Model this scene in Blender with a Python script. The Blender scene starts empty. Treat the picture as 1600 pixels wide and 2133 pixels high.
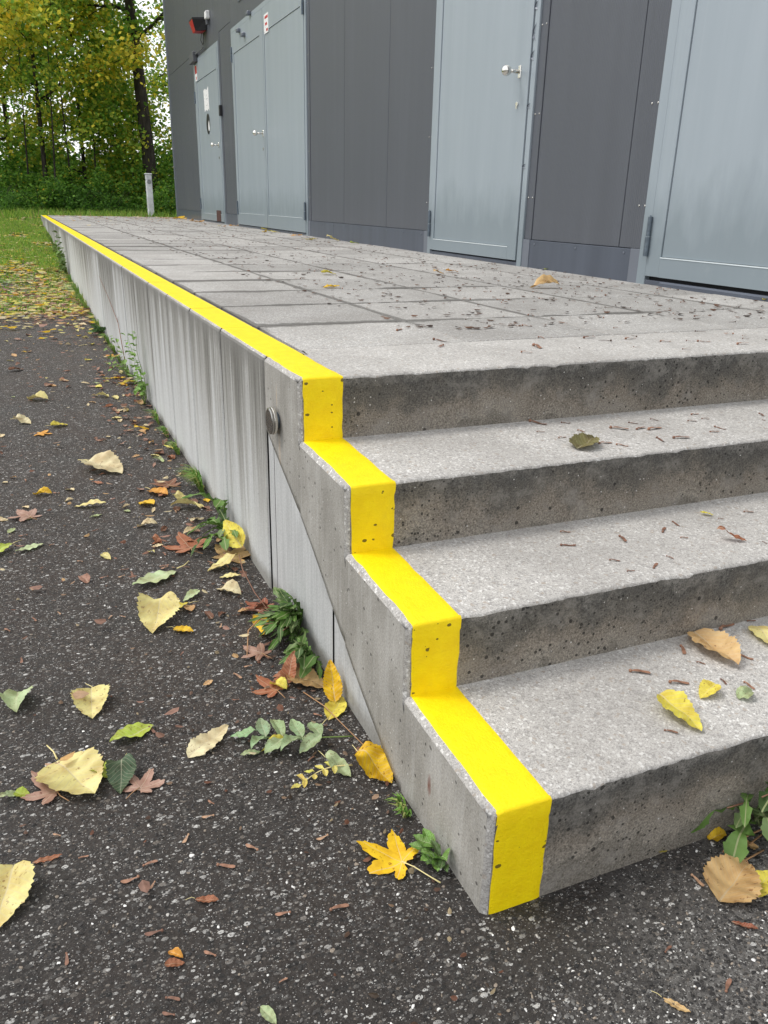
import bpy, bmesh, math, random
import numpy as np
from mathutils import Vector, Matrix, Euler, noise
SC = bpy.context.scene
COL = SC.collection
R = math.radians
rnd = random.Random(7)

# ---------------------------------------------------------------- camera
cam = bpy.data.cameras.new('camera'); camo = bpy.data.objects.new('camera', cam); COL.objects.link(camo)
pitch, yaw, roll = R(-20.9881), R(23.9385), R(1.3477)
f = Vector((math.sin(yaw)*math.cos(pitch), math.cos(yaw)*math.cos(pitch), math.sin(pitch)))
rt = Vector((math.cos(yaw), -math.sin(yaw), 0)); up = rt.cross(f)
rt2 = rt*math.cos(roll)+up*math.sin(roll); up2 = -rt*math.sin(roll)+up*math.cos(roll)
m = Matrix((rt2, up2, -f)).transposed().to_4x4(); m.translation = Vector((-0.5452, -0.8065, 1.0536))
camo.matrix_world = m
cam.sensor_fit = 'HORIZONTAL'; cam.sensor_width = 36; cam.lens = 1665.57/1600*36
cam.clip_start = .05; cam.clip_end = 2000
SC.camera = camo
SC.render.resolution_x = 768; SC.render.resolution_y = 1024
# ---------------------------------------------------------------- sky and sun (overcast)
SUN_EL, SUN_AZ = 58, -62          # azimuth from +y towards +x
w = bpy.data.worlds.new('World'); SC.world = w; w.use_nodes = True
nt = w.node_tree; bg = nt.nodes['Background']; bg.inputs['Strength'].default_value = .13
sky = nt.nodes.new('ShaderNodeTexSky'); sky.sky_type = 'NISHITA'; sky.sun_disc = False
sky.sun_elevation = R(SUN_EL); sky.sun_rotation = R(SUN_AZ); sky.air_density = 1; sky.dust_density = 4
mx = nt.nodes.new('ShaderNodeMix'); mx.data_type = 'RGBA'; mx.inputs[0].default_value = .86
nt.links.new(sky.outputs[0], mx.inputs[6]); mx.inputs[7].default_value = (8.6, 8.7, 8.9, 1)   # cloud cover
nt.links.new(mx.outputs[2], bg.inputs['Color'])
sl = bpy.data.lights.new('sun', 'SUN'); sl.energy = 1.3; sl.angle = R(14); sl.color = (1, .97, .92)
so = bpy.data.objects.new('sun', sl); COL.objects.link(so)
sd = Vector((math.sin(R(SUN_AZ))*math.cos(R(SUN_EL)), math.cos(R(SUN_AZ))*math.cos(R(SUN_EL)), math.sin(R(SUN_EL))))
so.rotation_euler = sd.to_track_quat('Z', 'Y').to_euler(); so.location = sd*30
SC.view_settings.view_transform = 'Standard'; SC.view_settings.look = 'None'
SC.view_settings.exposure = 0.42; SC.view_settings.gamma = 1; SC.view_settings.use_curve_mapping = False

# ---------------------------------------------------------------- measures
H = [0, .2028, .3628, .5223, .6821]          # top of each step, H[4] = terrace
YS = [0, .3092, .6123, .9176]
FALL = .0386; SKEW = -.0108; TOP = H[4]
STRIPE_A, STRIPE_B = .0103, .1084
BX, BK = 2.5341, .0225                        # facade line x = BX + BK*y
TERR = [(-400, -.05), (0, 0), (7, .064), (9, .09), (10.5, .15), (13.4, .33), (17.6, .46), (20, .58), (24, .64), (60, .7), (900, .7)]
def gz(x, y):
    for (a, za), (b, zb) in zip(TERR, TERR[1:]):
        if y <= b:
            return za+(zb-za)*(y-a)/(b-a) + (.002*x if abs(x) < 5 else .01*(1 if x > 0 else -1))
    return .7
def tread_z(i, y): return H[i]+(y-YS[i-1])*FALL

# ---------------------------------------------------------------- object helpers
def link(o, parent=None):
    COL.objects.link(o)
    if parent is not None: o.parent = parent
    return o
def tag(o, label=None, cat=None, group=None, kind=None):
    for k, v in (('label', label), ('category', cat), ('group', group), ('kind', kind)):
        if v: o[k] = v
    return o
def empty(name, loc=(0, 0, 0), rz=0):
    o = bpy.data.objects.new(name, None); o.location = loc; o.rotation_euler = (0, 0, rz); o.empty_display_size = .05
    return link(o)
def mesh(name, vs, fs, mats, parent=None, smooth=False, fm=None):
    me = bpy.data.meshes.new(name); me.from_pydata([tuple(v) for v in vs], [], fs); me.update()
    for mm in (mats if isinstance(mats, (list, tuple)) else [mats]): me.materials.append(mm)
    if fm is not None: me.polygons.foreach_set('material_index', fm)
    if smooth: me.polygons.foreach_set('use_smooth', [True]*len(me.polygons))
    return link(bpy.data.objects.new(name, me), parent)
class MB:
    def __init__(s): s.v = []; s.f = []; s.m = []
    def add(s, vs, fs, mi=0):
        n = len(s.v); s.v += [tuple(v) for v in vs]; s.f += [tuple(i+n for i in q) for q in fs]; s.m += [mi]*len(fs); return s
    def box(s, x0, x1, y0, y1, z0, z1, mi=0, c=0):
        if c <= 0:
            return s.add([(x0, y0, z0), (x1, y0, z0), (x1, y1, z0), (x0, y1, z0), (x0, y0, z1), (x1, y0, z1), (x1, y1, z1), (x0, y1, z1)],
                         [(0, 3, 2, 1), (4, 5, 6, 7), (0, 1, 5, 4), (1, 2, 6, 5), (2, 3, 7, 6), (3, 0, 4, 7)], mi)
        bm = bmesh.new(); bmesh.ops.create_cube(bm, size=1)
        for v in bm.verts: v.co = Vector(((x0+x1)/2+v.co.x*(x1-x0), (y0+y1)/2+v.co.y*(y1-y0), (z0+z1)/2+v.co.z*(z1-z0)))
        bmesh.ops.bevel(bm, geom=bm.edges[:], offset=c, segments=1, affect='EDGES')
        bm.verts.index_update()
        s.add([v.co for v in bm.verts], [tuple(v.index for v in q.verts) for q in bm.faces], mi); bm.free(); return s
    def tube(s, pts, rad, n=6, mi=0, cap=True):
        pts = [Vector(p) for p in pts]; b = len(s.v); rad = rad if isinstance(rad, (list, tuple)) else [rad]*len(pts)
        for i, p in enumerate(pts):
            d = (pts[min(i+1, len(pts)-1)]-pts[max(i-1, 0)]).normalized()
            a = d.orthogonal().normalized() if i == 0 else (a-d*a.dot(d)).normalized()
            bb = d.cross(a)
            for k in range(n):
                t = 2*math.pi*k/n; s.v.append(tuple(p+(a*math.cos(t)+bb*math.sin(t))*rad[i]))
        for i in range(len(pts)-1):
            for k in range(n):
                s.f.append((b+i*n+k, b+i*n+(k+1) % n, b+(i+1)*n+(k+1) % n, b+(i+1)*n+k)); s.m.append(mi)
        if cap:
            s.f.append(tuple(b+k for k in range(n))[::-1]); s.f.append(tuple(b+(len(pts)-1)*n+k for k in range(n))); s.m += [mi, mi]
        return s
    def sphere(s, c, r, nu=14, nv=8, mi=0):
        vs = []; fs = []
        for j in range(nv+1):
            for i in range(nu):
                t = math.pi*j/nv; p = 2*math.pi*i/nu
                vs.append((c[0]+r*math.sin(t)*math.cos(p), c[1]+r*math.sin(t)*math.sin(p), c[2]+r*math.cos(t)))
        for j in range(nv):
            for i in range(nu): fs.append((j*nu+i, (j+1)*nu+i, (j+1)*nu+(i+1) % nu, j*nu+(i+1) % nu))
        return s.add(vs, fs, mi)
    def obj(s, name, mats, parent=None, smooth=False):
        return mesh(name, s.v, s.f, mats, parent, smooth, s.m)

# ---------------------------------------------------------------- materials
class NT:
    def __init__(s, name):
        s.mat = bpy.data.materials.new(name); s.mat.use_nodes = True; s.t = s.mat.node_tree
        s.p = s.t.nodes['Principled BSDF']; s.p.inputs['Specular IOR Level'].default_value = .35
    def put(s, v, sock):
        if isinstance(v, bpy.types.NodeSocket): s.t.links.new(v, sock)
        elif isinstance(v, (tuple, list)) and sock.type == 'RGBA': sock.default_value = (*v[:3], 1)
        elif isinstance(v, (tuple, list)): sock.default_value = v
        elif sock.type == 'RGBA': sock.default_value = (v, v, v, 1)
        else: sock.default_value = v
    def co(s, kind='Object', scale=None):
        n = s.t.nodes.new('ShaderNodeTexCoord').outputs[kind]
        if scale is None: return n
        mp = s.t.nodes.new('ShaderNodeMapping'); s.t.links.new(n, mp.inputs[0]); mp.inputs['Scale'].default_value = scale; return mp.outputs[0]
    def world(s, scale=(1, 1, 1)):
        n = s.t.nodes.new('ShaderNodeNewGeometry').outputs['Position']
        mp = s.t.nodes.new('ShaderNodeMapping'); s.t.links.new(n, mp.inputs[0]); mp.inputs['Scale'].default_value = scale; return mp.outputs[0]
    def noise(s, v, sc, det=4, rough=.55, col=False):
        n = s.t.nodes.new('ShaderNodeTexNoise'); s.t.links.new(v, n.inputs['Vector']); n.inputs['Scale'].default_value = sc
        n.inputs['Detail'].default_value = det; n.inputs['Roughness'].default_value = rough; return n.outputs['Color' if col else 'Fac']
    def vor(s, v, sc, out='Distance', feat='F1', rand=1):
        n = s.t.nodes.new('ShaderNodeTexVoronoi'); n.feature = feat; s.t.links.new(v, n.inputs['Vector']); n.inputs['Scale'].default_value = sc
        n.inputs['Randomness'].default_value = rand; return n.outputs[out]
    def ramp(s, v, stops, interp='LINEAR'):
        n = s.t.nodes.new('ShaderNodeValToRGB'); s.t.links.new(v, n.inputs[0]); r = n.color_ramp; r.interpolation = interp
        while len(r.elements) < len(stops): r.elements.new(.5)
        for e, (p, c) in zip(r.elements, stops):
            e.position = p; e.color = (*c[:3], 1) if isinstance(c, (tuple, list)) else (c, c, c, 1)
        return n.outputs[0]
    def math(s, op, a, b=0, c=None, clamp=False):
        n = s.t.nodes.new('ShaderNodeMath'); n.operation = op; n.use_clamp = clamp; s.put(a, n.inputs[0]); s.put(b, n.inputs[1])
        if c is not None: s.put(c, n.inputs[2])
        return n.outputs[0]
    def mix(s, fac, a, b, mode='MIX'):
        n = s.t.nodes.new('ShaderNodeMix'); n.data_type = 'RGBA'; n.blend_type = mode
        s.put(fac, n.inputs[0]); s.put(a, n.inputs[6]); s.put(b, n.inputs[7]); return n.outputs[2]
    def sep(s, v):
        n = s.t.nodes.new('ShaderNodeSeparateXYZ'); s.t.links.new(v, n.inputs[0]); return n.outputs
    def comb(s, x, y, z):
        n = s.t.nodes.new('ShaderNodeCombineXYZ'); s.put(x, n.inputs[0]); s.put(y, n.inputs[1]); s.put(z, n.inputs[2]); return n.outputs[0]
    def bump(s, h, strength=.3, dist=.01, prev=None):
        n = s.t.nodes.new('ShaderNodeBump'); s.put(h, n.inputs['Height']); n.inputs['Strength'].default_value = strength; n.inputs['Distance'].default_value = dist
        if prev is not None: s.t.links.new(prev, n.inputs['Normal'])
        s.t.links.new(n.outputs[0], s.p.inputs['Normal']); return n.outputs[0]
    def out(s, col, rough=.8, metal=0):
        s.put(col, s.p.inputs['Base Color']); s.put(rough, s.p.inputs['Roughness']); s.put(metal, s.p.inputs['Metallic']); return s.mat
    def info(s, o='Random'): return s.t.nodes.new('ShaderNodeObjectInfo').outputs[o]

def plain(name, col, rough=.5, metal=0, nz=0):
    n = NT(name); c = col
    if nz: c = n.mix(n.ramp(n.noise(n.co(), nz, 5), [(.3, 0), (.7, 1)]), tuple(x*.75 for x in col), tuple(min(1, x*1.15) for x in col))
    return n.out(c, rough, metal)

def m_tread(name, base=(.52, .50, .47), dirt=0):
    n = NT(name); g = n.world()
    a = n.ramp(n.noise(g, 400, 3, .6), [(.33, .50), (.5, .95), (.62, 1.10)])
    c = n.mix(1, base, a, 'MULTIPLY')
    cells = n.vor(g, 230, 'Color')
    r = n.sep(cells)[0]
    c = n.mix(n.ramp(r, [(.80, 0), (.84, .42)]), c, (.20, .19, .18))
    c = n.mix(n.ramp(n.sep(cells)[1], [(.90, 0), (.93, .8)]), c, (.72, .71, .68))
    c = n.mix(n.ramp(n.sep(n.vor(g, 150, 'Color'))[1], [(.965, 0), (.975, .6)]), c, (.34, .28, .22))
    c = n.mix(n.ramp(n.sep(n.vor(g, 120, 'Color'))[0], [(.93, 0), (.95, .32)]), c, (.17, .165, .16))
    c = n.mix(n.ramp(n.noise(g, 3.2, 6, .62), [(.38, .42), (.62, 0)]), c, (.25, .235, .215))
    if dirt:
        y = n.sep(g)[1]; fr = n.math('FRACT', n.math('DIVIDE', n.math('SUBTRACT', y, 1.745), .535))
        back = n.math('MINIMUM', fr, n.math('SUBTRACT', 1, fr))
        m1 = n.math('SUBTRACT', n.math('MULTIPLY', n.noise(n.world((1.1, 1.1, 1)), 1.9, 6, .62), .95), n.math('ADD', n.math('MULTIPLY', back, 1.7), .405))
        x = n.sep(g)[0]
        m1 = n.math('ADD', m1, n.math('MULTIPLY', n.math('SUBTRACT', .8, x), .10))
        fx = n.math('ABSOLUTE', n.math('SUBTRACT', n.math('FRACT', n.math('DIVIDE', n.math('SUBTRACT', x, .3862), .5225)), .5))
        m1 = n.math('MAXIMUM', m1, n.math('MULTIPLY', n.math('SUBTRACT', n.math('MULTIPLY', n.noise(g, 3, 5), .075), fx), 3))
        m1 = n.math('MULTIPLY', m1, 22, clamp=True)
        nearfade = n.math('MULTIPLY', n.math('SUBTRACT', y, 1.55), 5, clamp=True)
        c = n.mix(n.math('MULTIPLY', m1, n.math('MULTIPLY', nearfade, .72)), c, (.095, .09, .08))
        c = n.mix(1, c, n.ramp(n.info(), [(0, .80), (1, 1.06)]), 'MULTIPLY')
    b = n.bump(n.noise(g, 300, 3, .7), .35, .003)
    return n.out(c, .88)
M_TREAD = m_tread('tread_concrete'); M_EDGE = m_tread('edge_concrete', (.45, .435, .41)); M_PAVE = m_tread('paver_concrete', (.46, .445, .42), 1)

def m_riser():
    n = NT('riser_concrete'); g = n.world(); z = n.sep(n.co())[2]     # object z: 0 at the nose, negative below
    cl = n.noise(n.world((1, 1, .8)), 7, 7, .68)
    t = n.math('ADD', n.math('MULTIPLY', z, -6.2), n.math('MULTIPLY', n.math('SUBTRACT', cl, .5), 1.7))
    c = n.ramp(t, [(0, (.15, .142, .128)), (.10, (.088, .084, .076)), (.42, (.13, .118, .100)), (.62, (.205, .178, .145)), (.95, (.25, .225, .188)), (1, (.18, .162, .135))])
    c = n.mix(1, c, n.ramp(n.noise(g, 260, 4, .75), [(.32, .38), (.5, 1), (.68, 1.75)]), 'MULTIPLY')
    c = n.mix(n.ramp(n.noise(n.world((1, 1, 1.3)), 13, 7, .75), [(.5, 0), (.68, .6)]), c, (.30, .28, .25))
    v = n.vor(g, 34); sz = n.sep(n.vor(g, 34, 'Color'))[0]
    pit = n.math('LESS_THAN', n.math('ADD', v, n.math('MULTIPLY', n.noise(g, 150, 2), .07)), n.math('MULTIPLY', n.math('SUBTRACT', sz, .50), .42))
    v2 = n.vor(g, 75); sz2 = n.sep(n.vor(g, 75, 'Color'))[1]
    pit2 = n.math('LESS_THAN', v2, n.math('MULTIPLY', n.math('SUBTRACT', sz2, .52), .62))
    pits = n.math('MAXIMUM', pit, pit2)
    c = n.mix(n.math('MULTIPLY', pits, .8), c, (.02, .018, .016))
    c = n.mix(n.math('LESS_THAN', n.vor(g, 105, rand=1), n.math('MULTIPLY', n.math('SUBTRACT', n.sep(n.vor(g, 105, 'Color'))[2], .82), 1.1)), c, (.55, .53, .5))
    b = n.bump(n.noise(g, 120, 5, .7), .5, .004)
    n.bump(n.math('SUBTRACT', 1, pits), .9, .006, b)
    return n.out(c, .9)
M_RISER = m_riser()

def m_cheek():
    n = NT('cheek_concrete'); g = n.world()
    c = n.ramp(n.noise(n.world((1, 1, .55)), 9, 7, .66), [(.3, (.23, .218, .193)), (.5, (.315, .302, .272)), (.7, (.41, .395, .365))])
    s2 = n.noise(n.world((1, 60, 3)), 1, 5, .6)
    c = n.mix(n.ramp(s2, [(.5, 0), (.7, .38)]), c, (.46, .45, .43))
    c = n.mix(1, c, n.ramp(n.noise(g, 240, 4, .7), [(.3, .72), (.5, 1), (.72, 1.25)]), 'MULTIPLY')
    pit = n.math('LESS_THAN', n.vor(g, 55), n.math('MULTIPLY', n.math('SUBTRACT', n.sep(n.vor(g, 55, 'Color'))[0], .68), .62))
    c = n.mix(n.math('MULTIPLY', pit, .75), c, (.05, .045, .04))
    c = n.mix(n.math('LESS_THAN', n.vor(g, 140), n.math('MULTIPLY', n.math('SUBTRACT', n.sep(n.vor(g, 140, 'Color'))[2], .86), 1.6)), c, (.62, .61, .58))
    # rust stains: below and above the steel disc, and a small one low on the flight
    p = n.sep(g)
    def blob(y, z, sy, sz):
        a = n.math('POWER', n.math('DIVIDE', n.math('SUBTRACT', p[1], y), sy), 2); b = n.math('POWER', n.math('DIVIDE', n.math('SUBTRACT', p[2], z), sz), 2)
        return n.math('SUBTRACT', 1, n.math('ADD', n.math('ADD', a, b), n.math('MULTIPLY', n.noise(n.world((1, 2, .5)), 60, 3), .9)), clamp=True)
    c = n.mix(n.math('MULTIPLY', n.math('ADD', blob(1.083, .45, .017, .11), blob(1.098, .60, .009, .05)), .75), c, (.46, .34, .22))
    c = n.mix(n.math('MULTIPLY', blob(.198, .105, .011, .035), 1.6, clamp=True), c, (.15, .045, .025))
    b = n.bump(n.noise(g, 130, 5, .7), .4, .003)
    n.bump(n.math('SUBTRACT', 1, pit), .8, .004, b)
    return n.out(c, .88)
M_CHEEK = m_cheek()

def m_panel(name, light, low=0):
    n = NT(name); g = n.world(); z = n.sep(g)[2]; rd = n.info()
    off = n.math('MULTIPLY', rd, 3)
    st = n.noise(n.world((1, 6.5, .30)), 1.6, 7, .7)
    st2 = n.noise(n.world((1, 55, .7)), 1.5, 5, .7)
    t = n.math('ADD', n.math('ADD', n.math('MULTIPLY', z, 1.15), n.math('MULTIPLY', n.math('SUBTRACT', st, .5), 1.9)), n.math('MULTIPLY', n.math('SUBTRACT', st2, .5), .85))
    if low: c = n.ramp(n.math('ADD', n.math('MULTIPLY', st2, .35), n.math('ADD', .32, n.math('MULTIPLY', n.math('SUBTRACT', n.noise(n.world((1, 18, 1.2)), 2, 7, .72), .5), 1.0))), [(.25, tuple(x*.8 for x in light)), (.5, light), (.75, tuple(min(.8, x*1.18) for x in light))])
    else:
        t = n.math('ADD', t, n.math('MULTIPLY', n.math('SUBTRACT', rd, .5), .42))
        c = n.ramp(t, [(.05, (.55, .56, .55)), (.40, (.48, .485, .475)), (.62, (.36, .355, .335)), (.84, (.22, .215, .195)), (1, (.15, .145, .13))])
        fine = n.noise(n.world((1, 190, 1.4)), 1, 4, .7)
        c = n.mix(n.ramp(fine, [(.60, 0), (.68, .5)]), c, (.60, .615, .60))
        c = n.mix(n.ramp(n.noise(n.world((1, 150, 1.0)), 1.3, 4, .7), [(.6, 0), (.68, .5)]), c, (.17, .165, .15))
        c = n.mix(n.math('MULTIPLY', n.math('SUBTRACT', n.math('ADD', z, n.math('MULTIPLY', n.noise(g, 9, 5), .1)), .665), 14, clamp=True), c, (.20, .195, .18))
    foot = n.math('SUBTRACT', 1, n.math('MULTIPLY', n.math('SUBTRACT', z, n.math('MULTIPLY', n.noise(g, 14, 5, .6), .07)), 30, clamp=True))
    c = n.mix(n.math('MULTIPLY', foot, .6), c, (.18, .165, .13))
    c = n.mix(1, c, n.ramp(n.noise(g, 200, 4, .7), [(.3, .8), (.5, 1), (.72, 1.14)]), 'MULTIPLY')
    pit = n.math('LESS_THAN', n.vor(g, 45), n.math('MULTIPLY', n.math('SUBTRACT', n.sep(n.vor(g, 45, 'Color'))[0], .86), .8))
    c = n.mix(n.math('MULTIPLY', pit, .7), c, (.07, .065, .06))
    b = n.bump(n.noise(n.world((1, 30, 1)), 3, 5, .6), .35, .005)
    n.bump(n.noise(g, 150, 4), .25, .003, b)
    return n.out(c, .82)
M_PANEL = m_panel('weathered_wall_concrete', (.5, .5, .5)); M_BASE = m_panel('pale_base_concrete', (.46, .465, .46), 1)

def m_yellow(name, pits):
    n = NT(name); g = n.world()
    c = n.mix(n.ramp(n.noise(g, 40, 5), [(.35, 0), (.65, 1)]), (.90, .655, .0), (.95, .725, .001))
    c = n.mix(n.ramp(n.noise(g, 2.1, 4), [(.5, 0), (.8, .25)]), c, (.86, .59, .0))
    c = n.mix(n.ramp(n.noise(g, 260, 4, .75), [(.60, 0), (.75, .35)]), c, (.62, .47, .03))
    c = n.mix(n.ramp(n.noise(n.world((1.5, .7, 1)), 9, 7, .72), [(.57, 0), (.74, .30)]), c, (.66, .50, .04))
    b = n.bump(n.noise(g, 170, 5, .7), .6, .003)
    if pits:
        v = n.vor(n.world((1, 1, 1.5)), 46); s_ = n.sep(n.vor(n.world((1, 1, 1.5)), 46, 'Color'))[0]
        pit = n.math('LESS_THAN', n.math('ADD', v, n.math('MULTIPLY', n.noise(g, 240, 3), .16)), n.math('MULTIPLY', n.math('SUBTRACT', s_, .36), .62))
        c = n.mix(n.math('MULTIPLY', pit, .85), c, (.055, .038, .012)); n.bump(n.math('SUBTRACT', 1, pit), .9, .004, b)
        c = n.mix(n.ramp(n.noise(n.world((1, 1, 6)), 30, 5, .7), [(.62, 0), (.74, .25)]), c, (.80, .55, .0))
    else:
        c = n.mix(n.ramp(n.noise(n.world((1, .06, 1)), 160, 3), [(.58, 0), (.7, .2)]), c, (.80, .60, .0))
    return n.out(c, .5)
M_YTOP = m_yellow('yellow_paint_top', 0); M_YFRONT = m_yellow('yellow_paint_front', 1)

def m_asphalt():
    n = NT('worn_asphalt'); g = n.world(); p = n.sep(g)
    big = n.noise(g, 1.7, 5, .6)
    dens = n.math('ADD', n.math('MULTIPLY', n.math('SUBTRACT', big, .5), .18), n.math('MULTIPLY', n.math('SUBTRACT', n.math('SUBTRACT', p[0], n.math('MULTIPLY', p[1], 1.5)), .30), .30, clamp=True))
    c = n.ramp(n.noise(g, 90, 5, .7), [(.3, (.013, .012, .011)), (.52, (.038, .034, .031)), (.72, (.08, .072, .064))])
    brown = n.math('MULTIPLY', n.ramp(n.noise(g, 4, 6, .65), [(.36, .15), (.6, .9)]), n.math('ADD', .35, n.math('MULTIPLY', p[1], .6), clamp=True))
    c = n.mix(brown, c, (.052, .037, .029))
    c = n.mix(n.ramp(n.noise(g, 1.1, 4), [(.52, 0), (.7, .5)]), c, (.07, .066, .062))
    dry = n.math('MULTIPLY', n.math('ADD', n.math('SUBTRACT', p[0], n.math('MULTIPLY', p[1], 1.6)), n.math('SUBTRACT', n.math('MULTIPLY', n.noise(g, 6, 5, .6), .7), .62)), 2.4, clamp=True)
    c = n.mix(n.math('MULTIPLY', dry, .8), c, n.mix(n.ramp(n.noise(g, 110, 4, .7), [(.35, 0), (.65, 1)]), (.085, .080, .075), (.25, .24, .225)))
    hs = []
    for sc, th, thr in ((62, .40, .46), (110, .45, .46), (190, .55, .46), (380, .60, .48)):
        wv = n.world((1, 1.0+.25*(sc % 3), .4)); dv = n.vor(wv, sc); cc = n.sep(n.vor(wv, sc, 'Color'))
        inside = n.math('LESS_THAN', n.math('ADD', dv, n.math('MULTIPLY', n.noise(g, sc*3, 2), .16)), thr)
        on = n.math('GREATER_THAN', n.math('ADD', cc[0], dens), th)
        mk = n.math('MULTIPLY', inside, on)
        col = n.ramp(cc[1], [(0, (.020, .019, .018)), (.30, (.042, .039, .037)), (.52, (.075, .070, .065)), (.66, (.115, .108, .10)), (.76, (.17, .145, .12)), (.86, (.26, .25, .235)), (.93, (.42, .41, .39)), (1, (.60, .59, .56))])
        c = n.mix(mk, c, col); hs.append(n.math('MULTIPLY', mk, n.math('SUBTRACT', 1, dv)))
    h = n.math('ADD', n.math('ADD', hs[0], n.math('MULTIPLY', hs[1], .6)), n.math('MULTIPLY', n.noise(g, 120, 5, .75), 1.3))
    n.bump(h, 1.0, .006)
    return n.out(c, n.ramp(big, [(.3, .6), (.7, .8)]))
M_ASPH = m_asphalt()

def m_soil():
    n = NT('ground_soil'); g = n.world()
    c = n.ramp(n.noise(g, 6, 7, .7), [(.3, (.035, .045, .015)), (.5, (.05, .075, .02)), (.65, (.10, .085, .04)), (.8, (.16, .13, .06))])
    n.bump(n.noise(g, 30, 5, .7), .8, .03); return n.out(c, .95)
M_SOIL = m_soil()

def m_attr(name, rough=.6, trans=0, jitter=.25):
    n = NT(name); at = n.t.nodes.new('ShaderNodeAttribute'); at.attribute_name = 'Col'
    c = at.outputs['Color']
    if jitter: c = n.mix(1, c, n.ramp(n.noise(n.world(), 60 if trans else 300, 3), [(.3, 1-jitter), (.7, 1+jitter)]), 'MULTIPLY')
    n.out(c, rough)
    if trans:
        tr = n.t.nodes.new('ShaderNodeBsdfTranslucent'); n.t.links.new(c, tr.inputs[0])
        ms = n.t.nodes.new('ShaderNodeMixShader'); ms.inputs[0].default_value = trans
        n.t.links.new(n.p.outputs[0], ms.inputs[1]); n.t.links.new(tr.outputs[0], ms.inputs[2])
        n.t.links.new(ms.outputs[0], n.t.nodes['Material Output'].inputs['Surface'])
    return n.mat
M_FOL = m_attr('foliage', .55, .45); M_STONES = m_attr('loose_chippings', .75, 0); M_GRASS = m_attr('grass_blades', .6, .3)

def m_leaf(name, lobed=0):
    n = NT(name); p = n.sep(n.co()); oc = n.t.nodes.new('ShaderNodeObjectInfo').outputs; col = oc['Color']; rd = oc['Random']
    ay = n.math('ABSOLUTE', p[1])
    off = n.comb(n.math('MULTIPLY', rd, 37), n.math('MULTIPLY', rd, 11), 0)
    va = n.t.nodes.new('ShaderNodeVectorMath'); va.operation = 'ADD'; n.t.links.new(n.co(), va.inputs[0]); n.t.links.new(off, va.inputs[1]); q = va.outputs[0]
    c = n.mix(n.ramp(n.noise(q, 2.6, 5, .6), [(.4, 0), (.66, .75)]), col, n.mix(1, col, (.66, .52, .42), 'MULTIPLY'))
    c = n.mix(n.ramp(n.noise(q, 4, 3), [(.55, 0), (.75, .4)]), c, n.mix(1, col, (1.12, 1.1, .9), 'MULTIPLY'))
    sp = n.noise(q, 11, 4, .6)
    c = n.mix(n.ramp(sp, [(.60, 0), (.67, .85)]), c, n.mix(1, col, (.38, .24, .2), 'MULTIPLY'))
    if lobed:
        at = n.math('ARCTAN2', p[1], p[0])
        v = n.math('ABSOLUTE', n.math('SUBTRACT', n.math('FRACT', n.math('ADD', n.math('DIVIDE', at, R(52)), .5)), .5))
        rr = n.math('SQRT', n.math('ADD', n.math('POWER', p[0], 2), n.math('POWER', p[1], 2)))
        vein = n.math('LESS_THAN', n.math('MULTIPLY', v, rr), .010)
    else:
        fr = n.math('FRACT', n.math('MULTIPLY', n.math('SUBTRACT', p[0], n.math('MULTIPLY', ay, .75)), 10))
        side = n.math('LESS_THAN', n.math('ABSOLUTE', n.math('SUBTRACT', fr, .5)), .09)
        mid = n.math('LESS_THAN', ay, n.math('MULTIPLY', n.math('SUBTRACT', 1.1, p[0]), .016))
        vein = n.math('MAXIMUM', n.math('MULTIPLY', side, .5), mid)
        n.bump(n.math('MULTIPLY', fr, -1), .35, .02)
    c = n.mix(n.math('MULTIPLY', vein, .7), c, n.mix(.45, n.mix(1, col, (.7, .62, .6), 'MULTIPLY'), (.75, .70, .50)))
    n.out(c, .5)
    tr = n.t.nodes.new('ShaderNodeBsdfTranslucent'); n.t.links.new(c, tr.inputs[0]); ms = n.t.nodes.new('ShaderNodeMixShader'); ms.inputs[0].default_value = .15
    n.t.links.new(n.p.outputs[0], ms.inputs[1]); n.t.links.new(tr.outputs[0], ms.inputs[2]); n.t.links.new(ms.outputs[0], n.t.nodes['Material Output'].inputs['Surface'])
    return n.mat
M_LEAF = m_leaf('leaf_blade'); M_MAPLE = m_leaf('maple_leaf_blade', 1)

def m_clad(name, col, ribs=1, rough=.42, streak=.12):
    n = NT(name); p = n.sep(n.co())
    s_ = n.noise(n.co(scale=(1, 5, .25)), 1.2, 5, .6)
    c = n.mix(n.ramp(s_, [(.3, 0), (.7, 1)]), tuple(x*(1-streak) for x in col), tuple(x*(1+streak) for x in col))
    c = n.mix(n.ramp(n.noise(n.co(scale=(1, 3, .25)), 1.7, 4, .5), [(.52, 0), (.75, .22)]), c, tuple(min(1, x*1.5) for x in col))
    if ribs:
        h = n.math('SINE', n.math('MULTIPLY', p[1], 2*math.pi/.0145))
        c = n.mix(n.math('MULTIPLY', n.math('ADD', n.math('MULTIPLY', h, .5), .5), .22), c, tuple(x*.6 for x in col))
        n.bump(h, .35, .0015)
    return n.out(c, rough, .15)
M_CLAD = m_clad('dark_cladding', (.101, .109, .127), 1, .42, .045); M_KICK = m_clad('kick_plate_metal', (.085, .098, .125), 0, .35)
M_TRIM = m_clad('flashing_metal', (.15, .165, .195), 0, .4, .06)
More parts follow.
